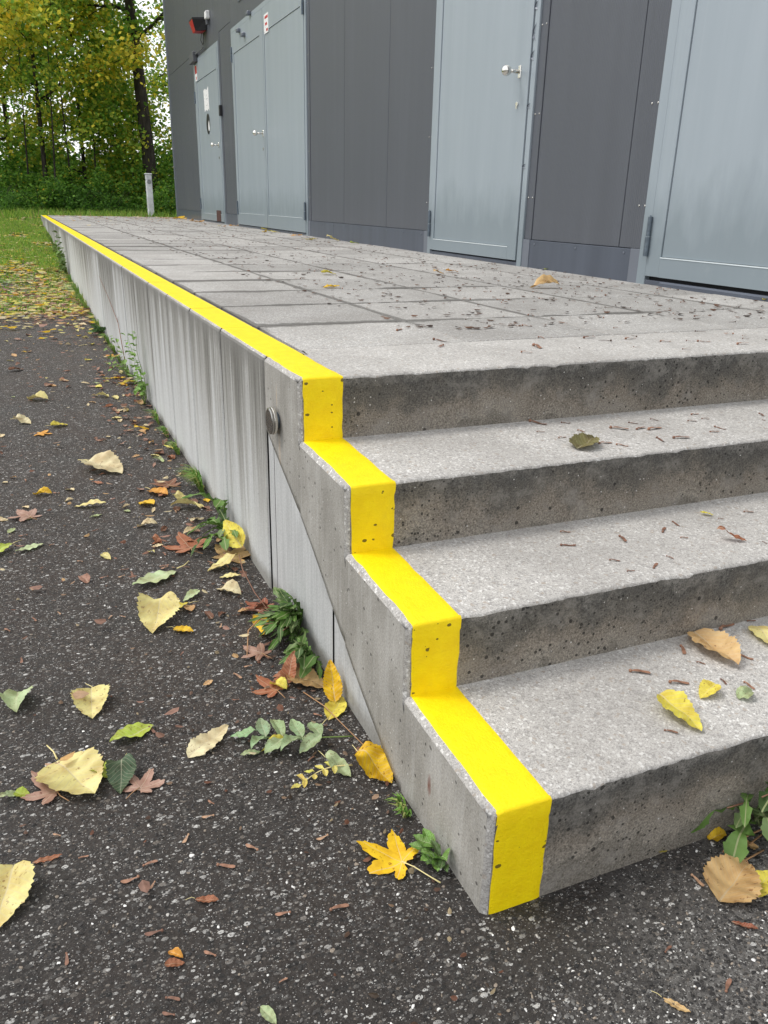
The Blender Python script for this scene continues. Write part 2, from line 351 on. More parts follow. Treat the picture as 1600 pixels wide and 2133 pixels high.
def m_door():
    n = NT('grey_green_door_paint'); g = n.co(); p = n.sep(g)
    col = (.30, .365, .385)
    c = n.mix(n.ramp(n.noise(n.co(scale=(1, 4, .3)), 1.3, 5, .6), [(.25, 0), (.75, 1)]), (.292, .338, .375), (.335, .382, .420))
    c = n.mix(n.ramp(n.noise(n.co(scale=(1, 26, .35)), 1, 4, .6), [(.55, 0), (.75, .18)]), c, (.42, .47, .49))
    z = p[2]
    low = n.math('SUBTRACT', 1, n.math('MULTIPLY', n.math('ADD', z, n.math('MULTIPLY', n.noise(n.co(scale=(1, 3, 1)), 3, 5), -.5)), 3.2, clamp=True))
    c = n.mix(n.math('MULTIPLY', low, .6), c, (.17, .21, .23))
    c = n.mix(n.ramp(n.noise(g, 5, 5, .7), [(.64, 0), (.76, .3)]), c, (.30, .34, .35))
    n.bump(n.noise(n.co(scale=(1, 1, .5)), 3, 3), .12, .02)
    return n.out(c, .36, .1)
M_DOOR = m_door()
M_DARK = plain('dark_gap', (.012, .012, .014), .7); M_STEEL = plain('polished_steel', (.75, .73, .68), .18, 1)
M_BLACK = plain('black_plastic', (.018, .018, .02), .45); M_RED = plain('red_lens', (.55, .03, .04), .35, 0, 30)
M_WHITE = plain('white_paper', (.78, .78, .77), .8, 0, 40); M_RUST = plain('rusty_vent', (.075, .035, .028), .9, 0, 60)
M_GREYBOX = plain('grey_closer_metal', (.10, .105, .115), .5); M_POST = plain('bollard_grey_paint', (.78, .80, .82), .5, .2, 9)
M_HINGE = plain('hinge_steel', (.13, .16, .19), .4, .5, 50)
M_KERB = plain('kerb_concrete', (.40, .40, .39), .9, 0, 60); M_SETT = plain('mossy_paver', (.17, .175, .15), .9, 0, 20)
M_JOINT = plain('joint_grime_shade', (.03, .029, .027), .95, 0, 60)  # panel end faces: shade inside the joint painted dark, together with grime
M_PETIOLE = plain('leaf_stalk', (.42, .24, .12), .6); M_PETY = plain('pale_leaf_stalk', (.72, .62, .30), .6); M_GSTEM = plain('green_stem', (.16, .24, .06), .6); M_RSTEM = plain('reddish_stem', (.22, .11, .07), .6)
def m_bark():
    n = NT('tree_bark'); g = n.world((1, 1, .25))
    c = n.ramp(n.noise(g, 14, 6, .7), [(.3, (.018, .015, .012)), (.55, (.05, .042, .034)), (.75, (.10, .09, .07))])
    n.bump(n.noise(g, 20, 5, .7), 1, .04); return n.out(c, .95)
M_BARK = m_bark()
def m_key(name, a, b):
    n = NT(name); c = n.mix(n.info(), a, b); c = n.mix(n.ramp(n.noise(n.co(), 3, 4), [(.4, 0), (.65, .5)]), c, (.06, .03, .02)); return n.out(c, .55)
M_KEY = m_key('dry_winged_seed', (.36, .19, .12), (.17, .085, .06)); M_KEYPALE = m_key('pale_winged_seed', (.52, .34, .21), (.36, .19, .12))
M_BUD = m_key('dark_bud_stalk', (.10, .055, .035), (.05, .03, .024))

# ================================================================ THE GROUND
def grid_sheet(name, xs, ys, zf, mat):
    vs = [(x, y, zf(x, y)) for y in ys for x in xs]; nx = len(xs)
    fs = [(j*nx+i, j*nx+i+1, (j+1)*nx+i+1, (j+1)*nx+i) for j in range(len(ys)-1) for i in range(nx-1)]
    return mesh(name, vs, fs, mat, smooth=True)
xs = [-600, -200, -60, -25, -12, -6, -4, -3, -2, -1.5, -1, -.5, -.02, .3, 1, 2, 4, 8, 14, 30, 80, 250, 600]
ys = [-400, -120, -40, -12, -4, 0, 4, 7.02, 7.1, 8, 9, 9.7, 10.5, 11.5, 13.4, 15, 17.6, 18.8, 20, 22, 24, 28, 36, 60, 120, 300, 900]
gr = grid_sheet('ground', xs, ys, lambda x, y: gz(x, y)-(.012 if y < 7.1 else 0), M_SOIL); tag(gr, kind='structure')
asph = grid_sheet('asphalt_path', [-14, -6, -3, -1.5, -.8, -.2, .2, .8, 2, 5, 10], [-14, -5, -2, -.5, 0, .5, 1.5, 3, 5, 7.05], lambda x, y: gz(x, y), M_ASPH); tag(asph, kind='structure')

def stones(name, N, regions, rmin, rmax, seed, parent=None):
    rs = np.random.default_rng(seed)
    bm = bmesh.new(); bmesh.ops.create_icosphere(bm, subdivisions=1, radius=1)
    bv = np.array([v.co[:] for v in bm.verts]); bf = np.array([[v.index for v in q.verts] for q in bm.faces]); bm.free()
    P = []
    while len(P) < N:
        x0, x1, y0, y1 = regions[rs.integers(len(regions))]
        x, y = rs.uniform(x0, x1), rs.uniform(y0, y1)
        if y > -.006 and x > -.006: continue
        P.append((x, y, gz(x, y)))
    P = np.array(P); r = rmin+(rmax-rmin)*rs.random(N)**2.6
    V = bv[None]*(1+rs.uniform(-.28, .28, (N, len(bv), 1)))
    V = V*np.stack([r*rs.uniform(.8, 1.35, N), r*rs.uniform(.42, 1, N), r*rs.uniform(.3, .55, N)], 1)[:, None, :]
    a = rs.uniform(0, 6.28, N); ca, sa = np.cos(a)[:, None], np.sin(a)[:, None]
    X = V[..., 0]*ca-V[..., 1]*sa; Y = V[..., 0]*sa+V[..., 1]*ca
    V = np.stack([X, Y, V[..., 2]], -1)+P[:, None, :]+np.array([0, 0, .0004])
    F = (bf[None]+(np.arange(N)*len(bv))[:, None, None]).reshape(-1, 3)
    pal = np.array([(.035, .033, .031), (.05, .047, .045), (.028, .027, .027), (.10, .095, .09), (.17, .165, .155), (.24, .20, .16), (.40, .385, .36), (.66, .65, .62), (.74, .73, .71)])
    ci = rs.choice(len(pal), N, p=[.23, .18, .13, .16, .12, .07, .05, .04, .02]); C = pal[ci]*rs.uniform(.8, 1.15, (N, 1))
    me = bpy.data.meshes.new(name); me.from_pydata(V.reshape(-1, 3).tolist(), [], F.tolist()); me.update()
    at = me.attributes.new('Col', 'FLOAT_COLOR', 'POINT')
    cc = np.ones((N, len(bv), 4)); cc[..., :3] = C[:, None, :]; at.data.foreach_set('color', cc.ravel().astype(np.float32))
    me.materials.append(M_STONES); me.polygons.foreach_set('use_smooth', [False]*len(me.polygons))
    o = link(bpy.data.objects.new(name, me)); return o
st = stones('gravel_chippings', 30000, [(-1.1, .05, -.45, 1.4), (-.2, 1.3, -.75, 0), (0, 1.0, -.6, -.12), (0, .8, -.5, -.12), (-.9, .05, -.45, .8), (-.9, .02, 1.4, 3)], .0009, .0041, 3)
tag(st, 'pale and dark stone chippings loose on the worn asphalt', 'gravel', kind='stuff')

# ================================================================ THE STAIRS
def nz(x, y, z, s=40): return noise.noise(Vector((x*s, y*s, z*s)))
steps = empty('concrete_stairs', (0, 0, 0)); tag(steps, 'four grey concrete steps with a yellow painted stripe along the left edge', 'stairs')
W = 3.6
def diag_z(y):   # soffit line of the precast flight on the side face
    return max(-.02, .497-(1.194-y)*.5705 + (.010*math.sin(y*9)))
def prof_pts(i):
    """polyline (y,z) of riser+nose+tread of step i (1..4), z relative to world"""
    y0, z1, zl = YS[i-1], H[i], (H[i-1]-.03 if i > 1 else -.03)
    ye = YS[i] if i < 4 else 1.285
    r = .006
    pts = [(y0, zl)]
    hh = z1-r
    for k in range(1, 9): pts.append((y0, zl+(hh-zl)*k/8))
    pts += [(y0+r*.3, z1-r*.3), (y0+r, z1+r*FALL)]
    for k in range(1, 9):
        y = y0+r+(ye+.002-y0-r)*k/8; pts.append((y, z1+(y-y0)*(FALL if i < 4 else 0)))
    return pts, ye
STEP_OBJ = []
for i in range(1, 5):
    pts, ye = prof_pts(i)
    xsn = [0, .0045, STRIPE_A-.001]+[STRIPE_A+(k+1)*.012 for k in range(10)]
    x = xsn[-1]
    while x < 1.7: x += .014; xsn.append(x)
    while x < W: x += .08; xsn.append(min(x, W))
    vs = []; n = len(pts)
    for xi, x in enumerate(xsn):
        ins = .0095 if xi == 0 else (.0035 if xi == 1 else 0)
        for k, (y, z) in enumerate(pts):
            j = .0006*nz(x, y, z, 45)+.0011*nz(x, y, z, 170)
            edge = 8 <= k <= 10
            jj = (j-.0022*max(0, nz(x, y, z, 24)-.28)*3*(1 if edge and x > .13 else 0))*(1.4 if edge else .5)
            yy = y+SKEW*x+(ins if k <= 9 else ins*.0)+(jj if k <= 10 else 0)
            zz = z-(ins if k >= 8 else 0)+(jj if k >= 8 else 0)
            if x < .02 and not edge: jj *= .3
            vs.append((x, yy, zz-H[i]))
    fs = []; fm = []
    for a in range(len(xsn)-1):
        for k in range(n-1):
            fs.append((a*n+k, (a+1)*n+k, (a+1)*n+k+1, a*n+k+1))
            fm.append(2 if a < 2 else (0 if k < 8 else 1))
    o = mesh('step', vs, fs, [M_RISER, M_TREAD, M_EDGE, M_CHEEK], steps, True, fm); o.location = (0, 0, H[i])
    if i == 4:
        for v in o.data.vertices:
            if v.co.x < .119 and v.co.y > 1.204: v.co.y = 1.204
    # side cheek of the step (down to the soffit line) as a fine strip grid, displaced a little
    m_ = MB(); ny = 16; y0 = YS[i-1]+.0095; y1 = ye if i < 4 else 1.204
    nzr = 14; cols = []
    for a in range(ny+1):
        y = y0+(y1-y0)*a/ny
        zt = (H[i]+(y-YS[i-1])*(FALL if i < 4 else 0))-.0095; zb = diag_z(y)
        if i == 1: zb = min(zb, .06) if y < .12 else zb
        col_ = []
        for b in range(nzr+1):
            z = zb+(zt-zb)*b/nzr; col_.append((.0008*nz(0, y, z, 30) if 0 < b < nzr and 0 < a else 0, (YS[i-1] if a == 0 and i > 1 and z < H[i-1]-.004 else y), z-H[i]))
        cols.append(col_)
    vv = [p for c in cols for p in c]; ff = []
    for a in range(ny):
        for b in range(nzr):
            ff.append((a*(nzr+1)+b, a*(nzr+1)+b+1, (a+1)*(nzr+1)+b+1, (a+1)*(nzr+1)+b))
    # soffit return so that the flight is proud of the base wall
    nb = len(vv)
    for a in range(ny+1): vv.append((.012, cols[a][0][1], cols[a][0][2]))
    for a in range(ny): ff.append((a*(nzr+1), (a+1)*(nzr+1), nb+a+1, nb+a))
    # merge the cheek into the step mesh
    me = o.data; bm = bmesh.new(); bm.from_mesh(me)
    bv = [bm.verts.new(p) for p in vv]
    for q in ff:
        fc = bm.faces.new([bv[t] for t in q]); fc.material_index = 3; fc.smooth = True
    # right end cap and back are hidden by ground/next step but closed for solidity
    bm.to_mesh(me); bm.free(); STEP_OBJ.append(o)
    # ---- yellow stripe for this step: thin paint layer, riser + nose + tread
    vs = []; fs = []; fm = []; xr = [STRIPE_A+(STRIPE_B-STRIPE_A)*k/12 for k in range(13)]
    t = .0013
    P2 = [(y, z) for (y, z) in pts]
    P2[0] = (P2[0][0], H[i-1]+(FALL*.3 if i > 1 else -.02)) if i > 1 else (P2[0][0], -.02)
    P2 = [p for k, p in enumerate(P2) if k == 0 or p[1] > P2[0][1]+.001 or k > 8]
    if i < 4: P2[-1] = (YS[i]-.0005, P2[-1][1])
    else: P2[-1] = (1.2105, H[4])
    if i == 4: P2 = [p for p in P2 if p[0] <= 1.2106]
    n2 = len(P2)
    for xi, x in enumerate(xr):
        e = (xi == 0 or xi == 12)
        xx = x+(.0010*nz(x, 0, i, 33) if e else 0)
        for k, (y, z) in enumerate(P2):
            yy = y+SKEW*x-t if k <= 9 else y+SKEW*x; zz = z+(t if k >= 8 or z > H[i]-.008 else 0)
            if e: yy += .0016 if z < H[i]-.008 else 0; zz -= .0016 if z >= H[i]-.002 else 0
            xj = .0012*noise.noise(Vector((i*7+k*.9, xi*3.3, 0))) if e else 0
            j = .0006*nz(x, y, z, 90)
            vs.append((xx+xj, yy-(j if z < H[i]-.008 else 0), zz-H[i]+(j if z >= H[i]-.002 else 0)))
    for a in range(12):
        for k in range(n2-1):
            fs.append((a*n2+k, (a+1)*n2+k, (a+1)*n2+k+1, a*n2+k+1)); zmid = (P2[k][1]+P2[k+1][1])/2
            fm.append(0 if zmid < H[i]-.004 else 1)
    y_ = mesh('yellow_stripe', vs, fs, [M_YFRONT, M_YTOP], steps, True, fm); y_.location = (0, 0, H[i])
# solid core of the flight
core = MB(); core.box(.125, W, 1.19, 1.284, -.1, .60); core.box(.1095, .1245, 1.2045, 1.287, .5, TOP-.003); core.box(W-.01, W, .0, 1.2, -.1, .19)
for i in range(1, 5): core.box(W-.012, W+.001, YS[i-1]-.03, 1.25, -.1, H[i]-.004)
core.obj('end_wall', M_CHEEK, steps)
# pale base wall beneath the sloping soffit, three cast bays with joints
for (a, b, dx) in ((.30, .698, .0065), (.704, 1.150, .0045), (1.154, 1.202, .0045)):
    ny = 12; vv = []; ff = []
    for k in range(ny+1):
        y = a+(b-a)*k/ny
        for z in (-.03, .03, .10, .2, .3, .4, .56):
            vv.append((dx+.0012*nz(1, y, z, 14), y, min(z, diag_z(y)+.02)))
    for k in range(ny):
        for j in range(6): ff.append((k*7+j, k*7+j+1, (k+1)*7+j+1, (k+1)*7+j))
    mesh('base_panel', vv, ff, M_BASE, steps, True)
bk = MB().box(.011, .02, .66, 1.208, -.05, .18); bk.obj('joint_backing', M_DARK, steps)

# ================================================================ THE RETAINING WALL AND ITS STRIPE
wall = empty('retaining_wall', (0, 1.21, 0)); tag(wall, 'long low concrete retaining wall with yellow top edge beside the asphalt path', 'wall')
edges = [1.2115, 1.734, 2.248, 2.755, 3.30]
while edges[-1] < 19: edges.append(edges[-1]+.53)
edges[-1] = 19.5
rw = random.Random(5)
for k, (a, b) in enumerate(zip(edges, edges[1:])):
    g_ = .009+.003*(k % 2 == 0) if k else .010
    a += g_; b -= .008
    dx = rw.uniform(0, .0022); n = 10
    prof = [(.12, -.15), (dx, -.15), (dx, .2), (dx, .45), (dx, TOP-.012), (dx+.0025, TOP-.005), (STRIPE_A-.003, TOP-.0012), (STRIPE_A, TOP), (.06, TOP), (.112, TOP), (.118, TOP-.006), (.118, TOP-.06)]
    vs = []; fs = []
    for j in range(n+1):
        y = a+(b-a)*j/n if j in (0, n) else (a+.006 if j == 1 else (b-.006 if j == n-1 else a+(b-a)*(j-.6)/(n-1.2)))
        for q, (x, z) in enumerate(prof):
            jt = .0012*nz(x, y, z, 45) if 2 <= q <= 6 else 0
            xe = .004 if (j in (0, n) and 1 <= q <= 6) else 0
            vs.append((x+jt+xe, y-1.21, z+(jt if q >= 4 and q < 8 else 0)+(gz(0, y) if q < 2 else 0)))
    p_ = len(prof)
    for j in range(n):
        for q in range(p_-1): fs.append((j*p_+q, j*p_+q+1, (j+1)*p_+q+1, (j+1)*p_+q))
    fs.append(tuple(range(p_))[::-1]); fs.append(tuple(n*p_+q for q in range(p_)))
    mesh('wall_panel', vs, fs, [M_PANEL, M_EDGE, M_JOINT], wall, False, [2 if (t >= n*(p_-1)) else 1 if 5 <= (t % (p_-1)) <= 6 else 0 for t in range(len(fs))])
    # painted stripe on this panel
    vs = []; fs = []
    a2 = a-(.0085 if k else .009); b2 = b+.0075
    for j in range(n+1):
        y = a2+(b2-a2)*j/n; j1 = .0009*nz(0, y, 3, 30); 
        dz = -.0014 if j in (0, n) else 0
        for x, z in ((STRIPE_A+j1, TOP+.0002), (STRIPE_A+j1+.002, TOP+.0016+dz), (.06, TOP+.0016+dz), (STRIPE_B-.002+j1, TOP+.0016+dz), (STRIPE_B+j1, TOP+.0002)):
            vs.append((x, y-1.21, z))
    for j in range(n):
        for q in range(4): fs.append((j*5+q, (j+1)*5+q, (j+1)*5+q+1, j*5+q+1))
    mesh('yellow_stripe', vs, fs, M_YTOP, wall)
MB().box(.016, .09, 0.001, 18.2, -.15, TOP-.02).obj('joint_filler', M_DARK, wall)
MB().box(.06, 8, 18.3, 18.42, .2, TOP-.01).obj('end_panel', M_PANEL, wall)

# ================================================================ TERRACE PAVING
bed = MB(); bed.box(.119, 8.5, 1.286, 19.60, .2, TOP-.016, 0)
b_ = bed.obj('terrace_bed', plain('jointing_sand', (.055, .052, .045), .95, 0, 90)); tag(b_, kind='structure')
pavers = empty('terrace_paving', (0, 1.29, TOP)); tag(pavers, kind='structure')
rows = [1.292, 1.745]
while rows[-1] < 19.3: rows.append(rows[-1]+.535)
colx = [.126, .645, 1.17, 1.69, 2.21, 2.73, 3.25]
paver_me = {}
def paver_mesh(w_, l_, key):
    if key in paver_me: return paver_me[key]
    m_ = MB(); c = .003
    m_.add([(0, 0, -.05), (w_, 0, -.05), (w_, l_, -.05), (0, l_, -.05), (0, 0, -c), (w_, 0, -c), (w_, l_, -c), (0, l_, -c), (c, c, 0), (w_-c, c, 0), (w_-c, l_-c, 0), (c, l_-c, 0)],
           [(0, 1, 5, 4), (1, 2, 6, 5), (2, 3, 7, 6), (3, 0, 4, 7), (4, 5, 9, 8), (5, 6, 10, 9), (6, 7, 11, 10), (7, 4, 8, 11), (8, 9, 10, 11)])
    o = m_.obj('paver', M_PAVE, pavers); paver_me[key] = o.data; COL.objects.unlink(o); bpy.data.objects.remove(o); return paver_me[key]
rp = random.Random(9); cnt = 0
for j, (ya, yb) in enumerate(zip(rows, rows[1:])):
    for i, (xa, xb) in enumerate(zip(colx, colx[1:])):
        if xa > BX+BK*ya+.3: continue
        xe = xb
        g_ = .0032
        me = paver_mesh(round(xe-xa-2*g_, 3), round(yb-ya-2*g_, 3), (i, j == 0, j == len(rows)-2))
        o = bpy.data.objects.new('paver', me); link(o, pavers)
        yj = ya+SKEW*xa-1.29+rp.uniform(-.002, .002)+(0 if j == 0 else (.012 if i == 2 and j == 1 else 0))
        o.location = (xa+g_+rp.uniform(-.0015, .0015), yj+g_, rp.uniform(-.0015, .001)-.0003)
        o.rotation_euler = (rp.uniform(-.002, .002), rp.uniform(-.002, .002), SKEW+rp.uniform(-.003, .003))
# ================================================================ STEEL DISC ON THE CHEEK
disc = empty('steel_disc', (0, 1.092, .543)); disc.scale = (1.1, 1.22, 1.22); tag(disc, 'round polished steel stud fixed on the side of the stairs near the top', 'stud')
m_ = MB(); m_.tube([(.004, 0, 0), (-.010, 0, 0)], [.017, .017], 20); m_.obj('stem', M_HINGE, disc, True)
m_ = MB(); m_.tube([(-.008, 0, 0), (-.0095, 0, 0), (-.0145, 0, 0), (-.016, 0, 0)], [.0265, .0285, .0285, .0265], 36); m_.obj('rim', M_STEEL, disc)
m_ = MB(); m_.tube([(-.0165, 0, 0), (-.020, 0, 0), (-.0215, 0, 0)], [.0275, .0275, .025], 36); m_.obj('cap', plain('brushed_steel', (.40, .39, .37), .22, 1), disc)

# ================================================================ THE BUILDING
# local frame: +y along the facade (away), -x outwards, z up from the terrace
bld = empty('metal_clad_building', (BX, 0, TOP), -math.atan(BK)); tag(bld, 'dark grey metal clad building with four grey green steel doors', 'building')
HB = 6.6
def part(mb, name, mat, parent=bld, smooth=False): return mb.obj(name, mat, parent, smooth)
part(MB().box(.045, 8.99, -3.0, 19.43, -.04, HB), 'wall_core', M_DARK)
part(MB().box(.03, 9, -3.05, 19.44, -.9, -.05), 'plinth', M_CHEEK)
part(MB().box(-.02, 9.1, -3.1, 19.52, HB, HB+.12), 'roof', M_TRIM)
part(MB().box(.05, 9, 19.441, 19.47, -.4, HB-.01), 'side_wall', M_CLAD)
# corner flashing
cf = MB(); cf.box(-.012, .04, 19.36, 19.475, -.3, HB-.01); part(cf, 'corner_trim', M_TRIM)
doors = [(-.60, 2.86), (4.085, 5.60), (9.03, 12.88), (13.90, 16.17)]     # outer frame spans
LZ = 2.80                                                              # top of frames above terrace
seams = [-3.0, -1.8, -.6, .6, 1.83, 3.07, 4.27, 5.42, 6.575, 7.77, 8.98, 10.15, 11.5, 12.95, 14.24, 15.60, 16.95, 18.2, 19.355]
KT = .178
def clad(y0, y1, z0, z1):
    if y1-y0 < .03: return
    m_ = MB(); m_.box(0, .04, y0+.003, y1-.003, z0, z1, 0, .002); part(m_, 'cladding_panel', M_CLAD)
def cut(a, b, spans):
    segs = [(a, b)]
    for s, e in spans:
        ns = []
        for p, q in segs:
            if e <= p or s >= q: ns.append((p, q)); continue
            if p < s: ns.append((p, s))
            if e < q: ns.append((e, q))
        segs = ns
    return segs
FL = .085   # flashing strips beside frames
spans = [(a-FL, b+FL) for a, b in doors]
for a, b in zip(seams, seams[1:]):
    clad(a, b, LZ+.12, HB-.01)
    for p, q in cut(a, b, spans): clad(p, q, KT, LZ+.115)
# kick plates with rivets
rv = MB()
bounds = [-3.0]+[v for s in spans for v in s]+[19.355]
for a, b in zip(bounds[::2], bounds[1::2]):
    if b-a < .05: continue
    m_ = MB(); y = a; 
    while y < b-.01:
        e = min(b, y+2.4); m_.box(-.010, .03, y+.001, e-.001, -.03, KT-.003, 0, .002); y = e
    kp = part(m_, 'kick_plate', M_KICK)
    k = int(max(2, (b-a)/.40)); 
    r_ = MB()
    for i in range(k+1):
        yy = a+.06+(b-a-.12)*i/k; r_.tube([(-.009, yy, KT-.028), (-.013, yy, KT-.028), (-.0145, yy, KT-.028)], [.0065, .0065, .003], 8)
    part(r_, 'rivet_row', M_TRIM)
part(MB().box(-.006, .03, 19.3, 19.36, KT, HB-.3), 'edge_flashing', M_TRIM)
# flashing beside and above the frames, with pairs of bright rivets
for (a, b) in doors:
    for s, (p, q) in enumerate(((a-FL, a-.001), (b+.001, b+FL))):
        m_ = MB(); m_.box(-.006, .03, p, q, KT, LZ+.118, 0, .0015); part(m_, 'side_flashing', M_CLAD)
        m_ = MB(); m_.box(-.014, .03, p, q, -.03, KT-.001, 0, .0015); part(m_, 'foot_flashing', M_TRIM)
        r_ = MB(); z = .44 if s == 0 else .40
        while z < LZ:
            for yy in (p+.018, q-.018): r_.tube([(-.005, yy, z), (-.009, yy, z), (-.011, yy, z)], [.0055, .0055, .002], 8)
            z += .50
        part(r_, 'rivet_row', M_STEEL)
    part(MB().box(-.006, .03, a, b, LZ+.002, LZ+.118), 'head_flashing', M_CLAD)

M_BEAD = plain('light_bead_paint', (.62, .68, .70), .35)
def knob(parent, y, z, s=1):
    
    m_ = MB(); m_.box(-.032, -.025, y-.015*s, y+.015*s, z-.036*s, z+.036*s, 0, .003)
    k_ = MB(); k_.tube([(-.036, y, z), (-.105*s, y, z)], [.011*s, .011*s], 14); k_.sphere((-.12*s, y, z), .031*s, 18, 12)
    r_ = m_.obj('rose', M_STEEL, parent, False); k_.obj('knob', M_STEEL, parent, True)
    c_ = MB(); c_.tube([(-.024, y, z-.19), (-.034, y, z-.19)], [.014, .014], 14); c_.box(-.036, -.024, y-.006, y+.006, z-.218, z-.19); c_.obj('lock_cylinder', M_STEEL, parent)
def hinge(parent, y, z):
    m_ = MB(); m_.tube([(-.036, y, z-.10), (-.036, y, z-.002)], [.0145, .0145], 12); m_.tube([(-.036, y, z+.002), (-.036, y, z+.10)], [.0125, .0125], 12)
    m_.tube([(-.036, y, z+.10), (-.036, y, z+.108)], [.006, .004], 8); m_.obj('hinge', M_HINGE, parent, False)
def leaf_door(parent, y0, y1, z0, z1, stile0=.13, stile1=.13, rail=.10, top=.16):
    """a steel leaf: flat stiles and rails with a recessed sheet"""
    for nm, (a, b, c, d) in (('stile', (y0, y0+stile0, z0, z1)), ('stile', (y1-stile1, y1, z0, z1)), ('bottom_rail', (y0+stile0, y1-stile1, z0, z0+rail)), ('top_rail', (y0+stile0, y1-stile1, z1-top, z1))):
        m_ = MB(); m_.box(-.026, .01, a, b, c, d, 0, .0015 if nm == 'stile' else 0); m_.obj(nm, M_DOOR, parent)
    m_ = MB(); m_.box(-.0185, .01, y0+stile0+.004, y1-stile1-.004, z0+rail+.004, z1-top-.004); m_.obj('sheet', M_DOOR, parent)
    m_ = MB()   # light bead along the bottom of the sheet
    m_.box(-.0285, -.018, y0+stile0, y1-stile1, z0+rail-.003, z0+rail+.002); m_.obj('drip_bead', M_BEAD, parent)
def frame_(parent, y0, y1, jw=.075):
    for a, b in ((y0, y0+jw), (y1-jw, y1)):
        m_ = MB(); m_.box(-.020, .03, a, b, -.02, LZ, 0, .002); m_.obj('frame_jamb', M_DOOR, parent)
    m_ = MB(); m_.box(-.020, .03, y0+jw, y1-jw, LZ-jw, LZ, 0, .002); m_.obj('frame_head', M_DOOR, parent)
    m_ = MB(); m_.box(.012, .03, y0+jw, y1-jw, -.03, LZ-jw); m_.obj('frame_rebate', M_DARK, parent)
    m_ = MB(); m_.box(-.018, .03, y0+jw, y1-jw, -.03, .024, 0, .002); m_.obj('threshold', M_KICK, parent)
def door(name, label=None):
    o = empty(name); o.parent = bld
    if label: o['label'] = label
    return o
G = .006
# nearest big door (two leaves, only its far one is in the picture)
d4 = door('door', 'large grey green door at the right edge of the view'); a, b = doors[0]; frame_(d4, a, b, .070)
leaf_door(d4, 1.12, b-.070-G, .044, LZ-.080, .10, .105, .10); leaf_door(d4, a+.070+G, 1.12-G, .044, LZ-.080, .10, .10, .10)
hinge(d4, b-.073, .245); hinge(d4, b-.073, 2.3); hinge(d4, a+.073, .245); knob(d4, 1.18, 1.2, .8)
# bent foot plate in front of the threshold
part(MB().box(-.035, -.0185, -.5, b-.20, -.02, .024, 0, .008), 'foot_plate', M_KICK)
# single door with ball knob
d3 = door('door', 'single grey green door with ball knob and worn edge'); a, b = doors[1]; frame_(d3, a, b, .055)
leaf_door(d3, a+.055+.012, b-.055-G, .034, LZ-.062, .115, .065, .085); hinge(d3, b-.058, .235); hinge(d3, b-.058, 2.35)
knob(d3, a+.055+.012+.115, 1.205, 1.05)
wr_ = MB(); rr = random.Random(3)
for z, h_ in ((1.25, .06), (1.36, .10), (1.53, .05), (.98, .03), (.62, .03), (1.75, .05)):
    y = a+.050; wr_.add([(-.021, y-.022, z), (-.030, y+.004, z+h_*.2), (-.033, y+.002, z+h_*.6), (-.021, y-.02, z+h_), (-.0212, y+.004, z+h_*.5)], [(0, 1, 4), (1, 2, 4), (2, 3, 4)])
wr_.obj('peeling_strip', M_TRIM, d3)
# double door
d2 = door('door', 'wide grey green double door with two leaves'); a, b = doors[2]; frame_(d2, a, b, .06)
leaf_door(d2, a+.066, 10.93, .034, LZ-.066, .12, .06, .17, .28); leaf_door(d2, 10.945, b-.066, .034, LZ-.066, .16, .10, .17, .28)
for y in (a+.063, b-.063):
    for z in (.28, 2.45): hinge(d2, y, z)
knob(d2, 11.05, 1.26, 1.15)
m_ = MB(); m_.box(-.0275, -.026, 10.62, 10.84, 2.42, 2.64); m_.obj('sticker', M_WHITE, d2)
m_ = MB()
for z, y, h_, w_ in ((2.585, 10.64, .03, .16), (2.51, 10.68, .03, .10), (2.44, 10.65, .03, .08)): m_.box(-.0285, -.0276, y, y+w_, z, z+h_)
m_.obj('sticker_print', M_RED, d2)
for y, z in ((12.25, 2.66), (11.95, 2.56), (11.60, 2.765)):
    m_ = MB(); m_.box(-.075, -.022, y-.05, y+.05, z, z+.05, 0, .01); m_.obj('stay_bracket', M_TRIM, d2)
# narrow door
d1 = door('door', 'narrow grey green door with a paper notice and a round hole'); a, b = doors[3]; frame_(d1, a, b, .07)
leaf_door(d1, a+.076, b-.076, .034, LZ-.076, .10, .20, .12, .30); hinge(d1, b-.073, .32); hinge(d1, b-.073, 2.18); knob(d1, a+.22, 1.27, 1.1)
m_ = MB(); vv = [(-.0215, 14.83, 1.86), (-.0215, 14.92, 1.90), (-.0215, 15.0, 1.865), (-.0215, 15.12, 1.90), (-.0215, 15.26, 1.87), (-.0215, 15.30, 2.22), (-.0215, 15.15, 2.235), (-.0215, 15.0, 2.20), (-.0215, 14.85, 2.25)]
m_.add(vv+[(-.0195, y, z) for _, y, z in vv], [tuple(range(9))[::-1], tuple(range(9, 18))]+[(i, (i+1) % 9, 9+(i+1) % 9, 9+i) for i in range(9)]); m_.obj('paper_notice', M_WHITE, d1)
m_ = MB(); m_.box(-.0225, -.0216, 14.95, 15.06, 2.06, 2.067); m_.box(-.0225, -.0216, 14.93, 15.10, 1.96, 1.964); m_.box(-.0225, -.0216, 14.98, 15.04, 2.12, 2.126); m_.obj('notice_print', M_GREYBOX, d1)
m_ = MB(); n_ = 22; m_.tube([(-.0205, 15.0, 1.66), (-.0225, 15.0, 1.66)], [.17, .165], n_); m_.obj('round_hole', M_BLACK, d1)
m_ = MB(); m_.add([(-.0232, 14.93, 1.53), (-.0232, 14.86, 1.58), (-.0232, 14.90, 1.72), (-.0232, 14.98, 1.66), (-.024, 14.99, 1.58)], [(0, 1, 2, 3, 4)]); m_.obj('torn_foil', M_WHITE, d1)
m_ = MB(); m_.box(-.030, -.0262, 14.22, 14.60, .035, .22, 0, .002); m_.obj('rusty_vent', M_RUST, d1)
